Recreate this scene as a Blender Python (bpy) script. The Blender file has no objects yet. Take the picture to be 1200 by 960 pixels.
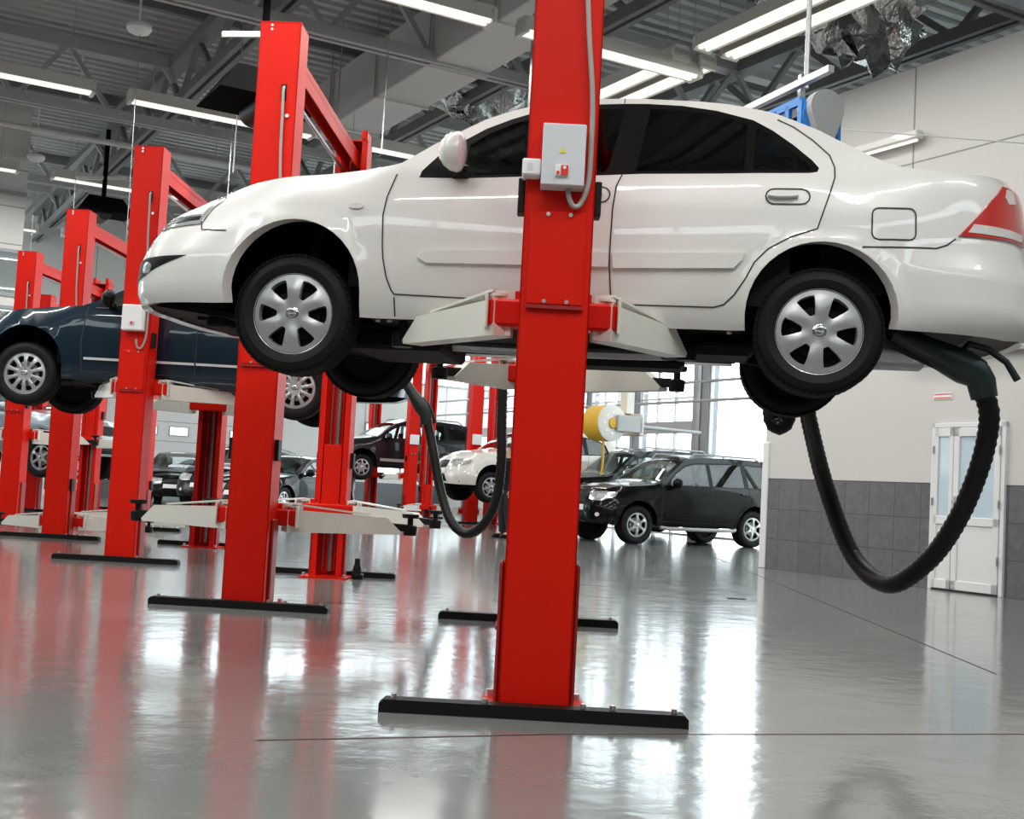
import math
def lerp(a, b, t): return a + (b - a) * t
def tab(t, z):
    if z <= t[0][0]: return t[0][1]
    for i in range(len(t) - 1):
        if z <= t[i + 1][0]:
            k = (z - t[i][0]) / (t[i + 1][0] - t[i][0])
            return lerp(t[i][1], t[i + 1][1], k)
    k = (t[-1][1] - t[-2][1]) / (t[-1][0] - t[-2][0])
    return t[-1][1] + k * (z - t[-1][0])
def stab(t, z):
    """smooth table: average of five nearby samples"""
    return (tab(t, z - .03) + 2 * tab(t, z - .015) + 2 * tab(t, z) + 2 * tab(t, z + .015) + tab(t, z + .03)) / 8
class Skin:
    """Side skin of a car wrapped from nose centre to tail centre. Nose is at -x."""
    def __init__(k, xn, xt, W, cf, cr, insets, pf=2.4, pr=2.6):
        k.xn, k.xt, k.W = xn, xt, W
        pts = []
        n = 160
        for i in range(n + 1):
            a = i / n * math.pi / 2
            t = math.cos(a)
            y = (1 - t ** pf) ** .5 if i else 0.0
            pts.append((cf - (cf - xn) * t, W * y))
        m = 60
        for i in range(1, m): pts.append((lerp(cf, cr, i / m), W))
        for i in range(n + 1):
            a = (1 - i / n) * math.pi / 2
            t = math.cos(a)
            y = (1 - t ** pr) ** .5 if i < n else 0.0
            pts.append((cr + (xt - cr) * t, W * y))
        S = [0]
        for a, b in zip(pts, pts[1:]): S.append(S[-1] + math.hypot(b[0] - a[0], b[1] - a[1]))
        i0 = min(range(len(pts)), key=lambda i: abs(pts[i][0]) + 10 * abs(pts[i][1] - W))
        s0 = S[i0] - pts[i0][0]
        k.S = [s - s0 for s in S]; k.pts = pts
        k.s0, k.s1 = k.S[0], k.S[-1]
        k.ins = sorted([((k.s0 if a == 'n' else k.s1 if a == 't' else a), b) for a, b in insets], key=lambda q: q[0])
    def plan(k, s):
        s = min(max(s, k.s0), k.s1)
        lo, hi = 0, len(k.S) - 1
        while hi - lo > 1:
            m = (lo + hi) // 2
            if k.S[m] <= s: lo = m
            else: hi = m
        a, b = k.pts[lo], k.pts[hi]; t = (s - k.S[lo]) / max(1e-9, k.S[hi] - k.S[lo])
        return a[0] + (b[0] - a[0]) * t, a[1] + (b[1] - a[1]) * t
    def nrm(k, s):
        e = .03
        a = k.plan(s - e); b = k.plan(s + e)
        dx, dy = b[0] - a[0], b[1] - a[1]
        if s - e < k.s0: dx, dy = (0, 1) if s - k.s0 < 1e-6 else (dx, dy)
        if s + e > k.s1: dx, dy = (0, -1) if k.s1 - s < 1e-6 else (dx, dy)
        l = math.hypot(dx, dy)
        return -dy / l, dx / l
    def inset(k, s, z):
        I = k.ins
        if s <= I[0][0]: return stab(I[0][1], z)
        for i in range(len(I) - 1):
            if s <= I[i + 1][0]:
                t = (s - I[i][0]) / (I[i + 1][0] - I[i][0]); t = t * t * (3 - 2 * t)
                return lerp(stab(I[i][1], z), stab(I[i + 1][1], z), t)
        return stab(I[-1][1], z)
    def P(k, s, z, off=0.0):
        x, y = k.plan(s); nx, ny = k.nrm(s); q = k.inset(s, z) - off
        return (x - nx * q, max(0.0, y - ny * q), z)
    def s_of_x(k, x):
        """arc length whose plan x is x"""
        lo, hi = k.s0, k.s1
        for _ in range(40):
            m = (lo + hi) / 2
            if k.plan(m)[0] < x: lo = m
            else: hi = m
        return (lo + hi) / 2
import bpy, bmesh, random
from mathutils import Vector, Matrix
from mathutils.geometry import delaunay_2d_cdt
random.seed(4)
SC = bpy.context.scene
COL = SC.collection
U = Vector((-.495, .869, 0)).normalized(); V = Vector((.869, .495, 0)).normalized()
HALL = math.atan2(V.y, V.x)                     # hall frame: local x = V, local y = U
def H(v, u, z=0): return V * v + U * u + Vector((0, 0, z))
R = math.radians
# ------------------------------------------------------------------ materials
MATS = {}
def mat(name, col, rough=.5, metal=0, coat=0, emit=None, es=0, spec=.5, bump=None, noise=None, croough=.03):
    m = bpy.data.materials.new(name); m.use_nodes = True; nt = m.node_tree; b = nt.nodes['Principled BSDF']
    b.inputs['Base Color'].default_value = (*col, 1); b.inputs['Roughness'].default_value = rough
    b.inputs['Metallic'].default_value = metal; b.inputs['Coat Weight'].default_value = coat
    b.inputs['Coat Roughness'].default_value = croough
    b.inputs['Specular IOR Level'].default_value = spec
    if emit: b.inputs['Emission Color'].default_value = (*emit, 1); b.inputs['Emission Strength'].default_value = es
    tc = nt.nodes.new('ShaderNodeTexCoord')
    if noise:      # (scale, amount): gentle wear in the colour
        n = nt.nodes.new('ShaderNodeTexNoise'); n.inputs['Scale'].default_value = noise[0]; n.inputs['Detail'].default_value = 5
        r = nt.nodes.new('ShaderNodeMix'); r.data_type = 'RGBA'
        r.inputs['A'].default_value = (*[c * (1 - noise[1]) for c in col], 1); r.inputs['B'].default_value = (*[min(1, c * (1 + noise[1])) for c in col], 1)
        nt.links.new(tc.outputs['Object'], n.inputs['Vector']); nt.links.new(n.outputs['Fac'], r.inputs['Factor']); nt.links.new(r.outputs['Result'], b.inputs['Base Color'])
    if bump:       # (scale, strength, distance)
        n = nt.nodes.new('ShaderNodeTexNoise'); n.inputs['Scale'].default_value = bump[0]; n.inputs['Detail'].default_value = 3
        p = nt.nodes.new('ShaderNodeBump'); p.inputs['Strength'].default_value = bump[1]; p.inputs['Distance'].default_value = bump[2]
        nt.links.new(tc.outputs['Object'], n.inputs['Vector']); nt.links.new(n.outputs['Fac'], p.inputs['Height']); nt.links.new(p.outputs['Normal'], b.inputs['Normal'])
    MATS[name] = m
    return m
def glass(name, tint, refl=1.0, ior=1.5):
    m = bpy.data.materials.new(name); m.use_nodes = True; nt = m.node_tree; nt.nodes.clear()
    o = nt.nodes.new('ShaderNodeOutputMaterial'); t = nt.nodes.new('ShaderNodeBsdfTransparent'); t.inputs[0].default_value = (*tint, 1)
    g = nt.nodes.new('ShaderNodeBsdfGlossy'); g.inputs['Roughness'].default_value = .01; g.inputs['Color'].default_value = (refl, refl, refl, 1)
    lw = nt.nodes.new('ShaderNodeLayerWeight'); lw.inputs['Blend'].default_value = .5; pw = nt.nodes.new('ShaderNodeMath'); pw.operation = 'POWER'; pw.inputs[1].default_value = 4
    f = nt.nodes.new('ShaderNodeMath'); f.operation = 'MULTIPLY_ADD'; f.inputs[1].default_value = .85; f.inputs[2].default_value = .05; x = nt.nodes.new('ShaderNodeMixShader')
    nt.links.new(lw.outputs['Facing'], pw.inputs[0]); nt.links.new(pw.outputs[0], f.inputs[0]); nt.links.new(f.outputs[0], x.inputs[0]); nt.links.new(t.outputs[0], x.inputs[1]); nt.links.new(g.outputs[0], x.inputs[2]); nt.links.new(x.outputs[0], o.inputs[0])
    MATS[name] = m
    return m
mat('lift_red', (.66, .010, .002), .45, coat=.04, croough=.25, spec=.15, noise=(3, .08), bump=(60, .06, .002))
mat('lift_dark_red', (.30, .012, .008), .45)
mat('arm_white', (.74, .73, .66), .42, coat=.2, noise=(9, .07))
mat('black_steel', (.005, .005, .005), .5, spec=.25)
mat('rubber', (.006, .006, .006), .6, spec=.25, bump=(120, .15, .002))
mat('tread', (.004, .004, .004), .8, spec=.2)
mat('dark_cavity', (.002, .002, .002), .95, spec=.05)
mat('underbody', (.004, .004, .004), .7, spec=.2, noise=(14, .5))
mat('galvanised', (.45, .46, .47), .35, metal=.8, noise=(20, .2))
mat('bolt', (.75, .73, .7), .3, metal=.9)
mat('box_grey', (.66, .67, .70), .4)
mat('box_white', (.85, .85, .85), .4)
mat('yellow_sticker', (.75, .72, .05), .5)
mat('red_switch', (.75, .03, .02), .4)
mat('conduit', (.36, .34, .31), .45, metal=.1)
mat('chrome', (.8, .8, .8), .12, metal=1)
mat('alloy', (.50, .51, .51), .33, metal=.6, coat=.2)
mat('hub_dark', (.006, .006, .006), .6, spec=.2)
mat('bright_trim', (.85, .86, .86), .25, metal=.3)
mat('paint_white', (.77, .765, .735), .32, coat=1.0)
mat('paint_blue', (.001, .014, .028), .3, spec=.2, coat=.8)
mat('paint_dark_grey', (.010, .011, .015), .3, spec=.2, coat=.5)
mat('paint_pearl', (.74, .72, .66), .3, coat=1.0)
mat('paint_black', (.0015, .0015, .002), .3, spec=.1, coat=.38)
mat('paint_silver', (.36, .43, .47), .3, metal=.6, coat=.8)
mat('seam', (.035, .034, .032), .8)
mat('trim_black', (.003, .003, .003), .35, spec=.18)
mat('trim_grey', (.42, .42, .41), .45)
mat('lamp_chrome', (.85, .87, .88), .15, metal=.7, coat=1)
mat('lamp_red', (.55, .015, .008), .18, coat=1)
mat('lamp_clear', (.72, .68, .66), .15, coat=1, noise=(60, .15))
mat('lamp_white', (.86, .87, .87), .25, coat=.6)
mat('lamp_amber', (.70, .30, .06), .2, coat=1)
mat('seat_fabric', (.012, .012, .013), .9, spec=.1)
mat('plate_white', (.8, .8, .8), .5)
glass('glass_dark', (.10, .11, .11))
glass('glass_car', (.45, .50, .48))
glass('glass_pane', (.93, .96, .97))
mat('frosted_pane', (.50, .62, .70), .25, coat=.5)
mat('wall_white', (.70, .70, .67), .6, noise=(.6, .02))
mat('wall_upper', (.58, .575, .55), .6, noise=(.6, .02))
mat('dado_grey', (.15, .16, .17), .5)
mat('wall_shade', (.16, .165, .17), .7)  # dark grey for the unseen closing walls, chosen to cut bounced light
mat('wall_line', (.30, .30, .28), .7)
mat('pvc', (.72, .73, .73), .35)
mat('steel_frame', (.33, .36, .38), .5)
mat('truss_grey', (.42, .43, .42), .5, metal=.1)
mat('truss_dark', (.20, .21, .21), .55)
mat('deck_metal', (.50, .52, .51), .45, metal=.2)
mat('duct', (.62, .62, .60), .45, metal=.15)
mat('foil', (.75, .78, .76), .2, metal=.9, bump=(6, 1, .1))
mat('fixture', (.66, .65, .60), .35, coat=.3)
mat('tube_lamp', (.9, .9, .85), .4, emit=(1, .97, .9), es=.8)
mat('dome_white', (.9, .9, .88), .4)
mat('reel_blue', (.02, .22, .62), .4, coat=.3)
mat('reel_yellow', (.72, .42, .02), .5, noise=(20, .2))
mat('reel_grey', (.42, .43, .43), .4)
mat('hood_black', (.003, .003, .003), .8, spec=.04)
mat('hose', (.004, .0045, .0045), .45, spec=.3)
mat('nozzle', (.006, .016, .015), .4)
mat('sign_red', (.6, .12, .10), .5)
mat('trouser', (.012, .012, .016), .9)
mat('skin', (.55, .33, .24), .5)
mat('hair', (.02, .012, .01), .7)
mat('sky_pane', (.8, .85, .88), .2, emit=(.9, .95, 1), es=1.3)  # emission stands in for daylight behind the solid doors' panes
mat('exterior', (.55, .56, .55), .8)
mat('floor_line', (.10, .045, .035), .4)
def floor_mat():
    m = bpy.data.materials.new('epoxy_floor'); m.use_nodes = True; nt = m.node_tree; b = nt.nodes['Principled BSDF']; L = nt.links.new
    tc = nt.nodes.new('ShaderNodeTexCoord')
    n1 = nt.nodes.new('ShaderNodeTexNoise'); n1.inputs['Scale'].default_value = .5; n1.inputs['Detail'].default_value = 4
    mp = nt.nodes.new('ShaderNodeMapping'); mp.inputs['Scale'].default_value = (1, 1, 1)
    L(tc.outputs['Object'], mp.inputs['Vector']); L(mp.outputs[0], n1.inputs['Vector'])
    r = nt.nodes.new('ShaderNodeMix'); r.data_type = 'RGBA'; r.inputs['A'].default_value = (.165, .18, .175, 1); r.inputs['B'].default_value = (.215, .225, .215, 1)
    L(n1.outputs['Fac'], r.inputs['Factor'])
    # cast slabs: faint joints every 6 m in the hall directions
    L(r.outputs['Result'], b.inputs['Base Color'])
    n2 = nt.nodes.new('ShaderNodeTexNoise'); n2.inputs['Scale'].default_value = 3; n2.inputs['Detail'].default_value = 5
    L(tc.outputs['Object'], n2.inputs['Vector'])
    mr = nt.nodes.new('ShaderNodeMapRange'); mr.inputs['To Min'].default_value = .08; mr.inputs['To Max'].default_value = .19
    L(n2.outputs['Fac'], mr.inputs['Value']); L(mr.outputs[0], b.inputs['Roughness'])
    n3 = nt.nodes.new('ShaderNodeTexNoise'); n3.inputs['Scale'].default_value = 5; n3.inputs['Detail'].default_value = 4
    L(tc.outputs['Object'], n3.inputs['Vector'])
    bp = nt.nodes.new('ShaderNodeBump'); bp.inputs['Strength'].default_value = .16; bp.inputs['Distance'].default_value = .02
    L(n3.outputs['Fac'], bp.inputs['Height']); L(bp.outputs['Normal'], b.inputs['Normal'])
    b.inputs['Specular IOR Level'].default_value = .75; b.inputs['Coat Weight'].default_value = .2; b.inputs['Coat Roughness'].default_value = .08
    MATS['epoxy_floor'] = m
floor_mat()
def tile_mat():
    m = bpy.data.materials.new('grey_tile'); m.use_nodes = True; nt = m.node_tree; b = nt.nodes['Principled BSDF']; L = nt.links.new
    tc = nt.nodes.new('ShaderNodeTexCoord'); sp = nt.nodes.new('ShaderNodeSeparateXYZ'); cb = nt.nodes.new('ShaderNodeCombineXYZ')
    L(tc.outputs['Object'], sp.inputs[0]); L(sp.outputs['Y'], cb.inputs['X']); L(sp.outputs['Z'], cb.inputs['Y'])
    br = nt.nodes.new('ShaderNodeTexBrick'); br.offset = 0; br.inputs['Scale'].default_value = 1; br.inputs['Brick Width'].default_value = .42; br.inputs['Row Height'].default_value = .42
    br.inputs['Mortar Size'].default_value = .006; br.inputs['Color1'].default_value = (.105, .11, .112, 1); br.inputs['Color2'].default_value = (.125, .13, .13, 1); br.inputs['Mortar'].default_value = (.06, .062, .063, 1)
    L(cb.outputs[0], br.inputs['Vector'])
    n = nt.nodes.new('ShaderNodeTexNoise'); n.inputs['Scale'].default_value = 12; n.inputs['Detail'].default_value = 6; L(tc.outputs['Object'], n.inputs['Vector'])
    mx = nt.nodes.new('ShaderNodeMix'); mx.data_type = 'RGBA'; mx.blend_type = 'OVERLAY'; mx.inputs['Factor'].default_value = .35
    L(br.outputs['Color'], mx.inputs['A']); L(n.outputs['Fac'], mx.inputs['B']); L(mx.outputs['Result'], b.inputs['Base Color'])
    b.inputs['Roughness'].default_value = .4
    MATS['grey_tile'] = m
tile_mat()
# ------------------------------------------------------------------ mesh building
class MB:
    """collects shapes and links them as ONE mesh object"""
    def __init__(s): s.v, s.f, s.mi, s.ms, s.sm = [], [], [], [], []
    def _m(s, m):
        if m not in s.ms: s.ms.append(m)
        return s.ms.index(m)
    def add(s, vs, fs, m, M=None, smooth=False):
        o = len(s.v); k = s._m(m)
        for v in vs:
            v = Vector(v); s.v.append(M @ v if M else v)
        for f in fs: s.f.append([i + o for i in f]); s.mi.append(k); s.sm.append(smooth)
    def box(s, c, d, m, rot=None, bev=0):
        x, y, z = d[0] / 2, d[1] / 2, d[2] / 2
        M = Matrix.Translation(c) @ (rot.to_4x4() if rot else Matrix())
        if bev > 0:
            b = min(bev, x * .9, y * .9, z * .9); vs = []
            idx = {}
            for sx in (-1, 1):
                for sy in (-1, 1):
                    for sz in (-1, 1):
                        for a in range(3):
                            p = [sx * (x - b), sy * (y - b), sz * (z - b)]
                            p[a] = (sx * x, sy * y, sz * z)[a]
                            idx[(sx, sy, sz, a)] = len(vs); vs.append(p)
            fs = []
            for a in range(3):
                o1, o2 = [q for q in range(3) if q != a]
                for sg in (-1, 1):
                    q = []
                    for (p1, p2) in ((-1, -1), (1, -1), (1, 1), (-1, 1)):
                        t = [0, 0, 0]; t[a] = sg; t[o1] = p1; t[o2] = p2; q.append(idx[(*t, a)])
                    fs.append(q)
            for a in range(3):
                o1, o2 = [q for q in range(3) if q != a]
                for p1 in (-1, 1):
                    for p2 in (-1, 1):
                        t = [0, 0, 0]; t[o1] = p1; t[o2] = p2; ta = t[:]; tb = t[:]; ta[a] = -1; tb[a] = 1
                        fs.append([idx[(*ta, o1)], idx[(*tb, o1)], idx[(*tb, o2)], idx[(*ta, o2)]])
            for sx in (-1, 1):
                for sy in (-1, 1):
                    for sz in (-1, 1): fs.append([idx[(sx, sy, sz, a)] for a in range(3)])
            s.add(vs, fs, m, M)
        else:
            vs = [(i * x, j * y, k * z) for i in (-1, 1) for j in (-1, 1) for k in (-1, 1)]
            s.add(vs, [(0, 1, 3, 2), (4, 6, 7, 5), (0, 4, 5, 1), (2, 3, 7, 6), (0, 2, 6, 4), (1, 5, 7, 3)], m, M)
        return s
    def span(s, a, b, m, bev=0):
        a, b = Vector(a), Vector(b)
        return s.box((a + b) / 2, [abs(q) for q in (b - a)], m, bev=bev)
    def beam(s, a, b, w, h, m, bev=0):
        """box from a to b, w wide sideways and h high"""
        a, b = Vector(a), Vector(b); d = b - a; l = d.length; d.normalize()
        up = Vector((0, 0, 1)) if abs(d.z) < .95 else Vector((0, 1, 0))
        sd = d.cross(up).normalized(); up = sd.cross(d).normalized()
        return s.box((a + b) / 2, (l, w, h), m, Matrix((d, sd, up)).transposed(), bev)
    def tube(s, pts, r, m, n=8, cap=True):
        pts = [Vector(p) for p in pts]; vs, fs = [], []
        rr = r if isinstance(r, (list, tuple)) else [r] * len(pts)
        t = (pts[1] - pts[0]).normalized(); a = Vector((0, 0, 1)) if abs(t.z) < .9 else Vector((1, 0, 0)); nx = t.cross(a).normalized()
        for i, p in enumerate(pts):
            t = (pts[min(i + 1, len(pts) - 1)] - pts[max(i - 1, 0)]).normalized()
            nx = (nx - t * nx.dot(t)).normalized(); ny = t.cross(nx)
            for k in range(n):
                q = 2 * math.pi * k / n; vs.append(p + (nx * math.cos(q) + ny * math.sin(q)) * rr[i])
        for i in range(len(pts) - 1):
            for k in range(n): fs.append((i * n + k, i * n + (k + 1) % n, (i + 1) * n + (k + 1) % n, (i + 1) * n + k))
        if cap: fs += [list(range(n))[::-1], [(len(pts) - 1) * n + k for k in range(n)]]
        s.add(vs, fs, m, smooth=True); return s
    def lathe(s, prof, m, c=(0, 0, 0), axis='z', n=32, M=None, a0=0, a1=None, close=False):
        """prof = [(r, h)...] about the axis"""
        vs, fs = [], []; full = a1 is None; a1 = 2 * math.pi if full else a1; N = n if full else n + 1
        for k in range(N):
            q = a0 + (a1 - a0) * k / n
            for r, h in prof:
                x, y = r * math.cos(q), r * math.sin(q)
                vs.append({'z': (x, y, h), 'y': (x, h, y), 'x': (h, x, y)}[axis])
        P = len(prof)
        for k in range(n):
            k2 = (k + 1) % N
            for i in range(P - 1): fs.append((k * P + i, k2 * P + i, k2 * P + i + 1, k * P + i + 1))
        s.add(vs, fs, m, (Matrix.Translation(c) @ M) if M else Matrix.Translation(c), smooth=True); return s
    def prism(s, poly, a, b, m, axis='y', M=None):
        """polygon in the other two axes extruded from a to b"""
        n = len(poly)
        def P(p, t): return {'y': (p[0], t, p[1]), 'x': (t, p[0], p[1]), 'z': (p[0], p[1], t)}[axis]
        vs = [P(p, a) for p in poly] + [P(p, b) for p in poly]
        fs = [list(range(n)), [n + i for i in range(n)][::-1]] + [(i, i + n, (i + 1) % n + n, (i + 1) % n) for i in range(n)]
        s.add(vs, fs, m, M); return s
    def build(s, name, parent=None, label=None, fixn=True, loc=None, rotz=0):
        me = bpy.data.meshes.new(name); me.from_pydata([tuple(v) for v in s.v], [], s.f)
        for m in s.ms: me.materials.append(MATS[m])
        me.polygons.foreach_set('material_index', s.mi); me.polygons.foreach_set('use_smooth', s.sm)
        if fixn:
            bm = bmesh.new(); bm.from_mesh(me); bmesh.ops.recalc_face_normals(bm, faces=bm.faces); bm.to_mesh(me); bm.free()
        o = bpy.data.objects.new(name, me); COL.objects.link(o)
        if any(s.sm):
            try: me.set_sharp_from_angle(angle=R(35))
            except Exception: pass
        if parent: o.parent = parent
        if loc: o.location = loc; o.rotation_euler.z = rotz
        if label: o['label'] = label
        return o
def empty(name, loc, rz=0, label=None, cat=None, group=None):
    o = bpy.data.objects.new(name, None); COL.objects.link(o); o.location = loc; o.rotation_euler = (0, 0, rz); o.empty_display_size = .2
    return tag(o, label, cat, group)
def tag(o, label=None, cat=None, group=None, kind=None):
    if label: o['label'] = label
    if cat: o['category'] = cat
    if group: o['group'] = group
    if kind: o['kind'] = kind
    return o
def struct(o): o['kind'] = 'structure'; return o
def spline(pts, n=8):
    """Catmull-Rom through pts"""
    P = [Vector(p) for p in pts]; P = [P[0] * 2 - P[1]] + P + [P[-1] * 2 - P[-2]]; out = []
    for i in range(1, len(P) - 2):
        for k in range(n):
            t = k / n; a, b, c, d = P[i - 1], P[i], P[i + 1], P[i + 2]
            out.append(.5 * ((2 * b) + (c - a) * t + (2 * a - 5 * b + 4 * c - d) * t * t + (3 * b - a - 3 * c + d) * t ** 3))
    out.append(P[-2]); return out
# ------------------------------------------------------------------ cars
def inpoly(p, poly):
    x, y = p; c = False; j = len(poly) - 1
    for i in range(len(poly)):
        a, b = poly[i], poly[j]
        if (a[1] > y) != (b[1] > y) and x < (b[0] - a[0]) * (y - a[1]) / (b[1] - a[1]) + a[0]: c = not c
        j = i
    return c
def resample(pl, d=.05, closed=False):
    out = []; L = pl + [pl[0]] if closed else pl
    for a, b in zip(L, L[1:]):
        n = max(1, int(math.hypot(b[0] - a[0], b[1] - a[1]) / d))
        for i in range(n): out.append((a[0] + (b[0] - a[0]) * i / n, a[1] + (b[1] - a[1]) * i / n))
    if not closed: out.append(L[-1])
    return out
def smooth2(pl, closed=False):
    """one Chaikin round, ends kept"""
    L = pl + [pl[0]] if closed else pl; out = [] if closed else [L[0]]
    for a, b in zip(L, L[1:]):
        out += [(a[0] * .75 + b[0] * .25, a[1] * .75 + b[1] * .25), (a[0] * .25 + b[0] * .75, a[1] * .25 + b[1] * .75)]
    if not closed: out.append(L[-1])
    return out
def round2(L, k=.12):
    out = []
    for i, b in enumerate(L):
        a, c = L[i - 1], L[(i + 1) % len(L)]
        out += [(b[0] + (a[0] - b[0]) * k, b[1] + (a[1] - b[1]) * k), (b[0] + (c[0] - b[0]) * k, b[1] + (c[1] - b[1]) * k)]
    return out
def rrect(x0, z0, x1, z1, r, skew=0):
    out = []
    for cx, cz, a in ((x1 - r, z0 + r, -90), (x1 - r, z1 - r, 0), (x0 + r, z1 - r, 90), (x0 + r, z0 + r, 180)):
        for q in (0, 30, 60, 90): out.append((cx + r * math.cos(math.radians(a + q)), cz + r * math.sin(math.radians(a + q)) + skew * (cx - x0)))
    return out
def tri2d(loops, lines=(), grid=.07):
    """triangulate the first loop (with the others as constraints)"""
    vs, es = [], []
    def addl(pl, closed):
        o = len(vs); vs.extend(pl); n = len(pl)
        es.extend([(o + i, o + i + 1) for i in range(n - 1)])
        if closed: es.append((o + n - 1, o))
    for l in loops: addl(l, True)
    for l in lines: addl(l, False)
    out = loops[0]
    x0, x1 = min(p[0] for p in out), max(p[0] for p in out); y0, y1 = min(p[1] for p in out), max(p[1] for p in out)
    if grid:
        nx, ny = int((x1 - x0) / grid) + 1, int((y1 - y0) / grid) + 1
        for i in range(nx + 1):
            for j in range(ny + 1):
                p = (x0 + grid * (i + .5 * (j % 2)), y0 + grid * j)
                if inpoly(p, out): vs.append(p)
    r = delaunay_2d_cdt([Vector(p) for p in vs], es, [], 0, 1e-5)
    V2, F = r[0], r[2]; tris = []
    for f in F:
        c = (sum(V2[i][0] for i in f) / len(f), sum(V2[i][1] for i in f) / len(f))
        if inpoly(c, out): tris.append((list(f), c))
    return V2, tris
class Car:
    def __init__(k, root, skin, arches, Z0=0.0):
        k.root, k.sk, k.arches = root, skin, arches
    def pos(k, s, z, off=0.0):
        b = 0
        for (xa, za, ra) in k.arches:
            d = math.hypot(s - xa, z - za) - ra
            if -.03 < d < .075: q = min(1, max(0, (.075 - d) / .075)); b = max(b, .014 * q * q * (3 - 2 * q))
        x, y, z = k.sk.P(s, z, off + b); return Vector((x, -y, z))
    def nrm(k, s, z):
        e = .004; S0, S1 = k.sk.s0, k.sk.s1
        s = min(max(s, S0 + e * 1.01), S1 - e * 1.01)
        a = k.pos(s + e, z) - k.pos(s - e, z); b = k.pos(s, z + e) - k.pos(s, z - e)
        n = a.cross(b)
        if n.length < 1e-9: return Vector((0, -1, 0))
        n.normalize(); return n
    def mesh(k, name, V2, tris, m, side, off=0.0, rim=0.0, parent=None, label=None, twoside=False):
        idx = {}; vs, ns, fs = [], [], []
        for f, c in tris:
            q = []
            for i in f:
                if i not in idx:
                    s, z = V2[i]; idx[i] = len(vs); p = k.pos(s, z, off); n = k.nrm(s, z)
                    if side > 0: p.y = -p.y; n.y = -n.y
                    vs.append(p); ns.append(n)
                q.append(idx[i])
            if side > 0: q = q[::-1]
            fs.append(q)
        # orientation check
        if fs:
            if sum((vs[f[1]] - vs[f[0]]).cross(vs[f[2]] - vs[f[0]]).dot(ns[f[0]]) for f in fs) < 0: fs = [f[::-1] for f in fs]
        nf = len(fs)
        if rim > 0:
            cnt = {}
            for f in fs:
                for a, b in zip(f, f[1:] + f[:1]): cnt[(a, b)] = 1
            for (a, b) in list(cnt):
                if (b, a) not in cnt:
                    o = len(vs); pa, pb = vs[a], vs[b]; na, nb = ns[a], ns[b]
                    vs += [pa.copy(), pb.copy(), pb - nb * rim, pa - na * rim]
                    nn = (pb - pa).cross(na + nb).normalized(); ns += [nn, nn, nn, nn]
                    fs.append([o + 1, o, o + 3, o + 2])
        me = bpy.data.meshes.new(name); me.from_pydata([tuple(v) for v in vs], [], fs); me.materials.append(MATS[m])
        me.polygons.foreach_set('use_smooth', [True] * len(fs))
        me.normals_split_custom_set_from_vertices([tuple(n) for n in ns])
        o = bpy.data.objects.new(name, me); COL.objects.link(o); o.parent = parent or k.root
        if label: o['label'] = label
        return o
    def patch(k, name, poly, m, off=.004, rim=.012, sides=(-1, 1), grid=.05, parent=None, label=None, smooth=0):
        for _ in range(smooth): poly = smooth2(poly, True)
        poly = resample(poly, .04, True); V2, tris = tri2d([poly], grid=grid); r = []
        for sd in sides: r.append(k.mesh(name, V2, tris, m, sd, off, rim, parent[0 if sd == sides[0] else 1] if isinstance(parent, list) else parent, label))
        return r
    def ribbon(k, lines, w=.006, off=.003, m='seam', name='panel_seam', sides=(-1,)):
        mb_v, mb_f, ns = [], [], []
        for pl in lines:
            pl = resample(pl, .03); P = [k.pos(s, z, off) for s, z in pl]; N = [k.nrm(s, z) for s, z in pl]
            for i in range(len(P)):
                t = (P[min(i + 1, len(P) - 1)] - P[max(0, i - 1)]).normalized(); sd = t.cross(N[i]).normalized()
                mb_v += [P[i] - sd * w / 2, P[i] + sd * w / 2]; ns += [N[i], N[i]]
            o = len(mb_v) - 2 * len(P)
            for i in range(len(P) - 1): mb_f.append([o + 2 * i, o + 2 * i + 1, o + 2 * i + 3, o + 2 * i + 2])
        for sd in sides:
            me = bpy.data.meshes.new(name)
            me.from_pydata([(v.x, v.y * (-sd), v.z) for v in mb_v], [], mb_f); me.materials.append(MATS[m])
            o = bpy.data.objects.new(name, me); COL.objects.link(o); o.parent = k.root
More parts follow.
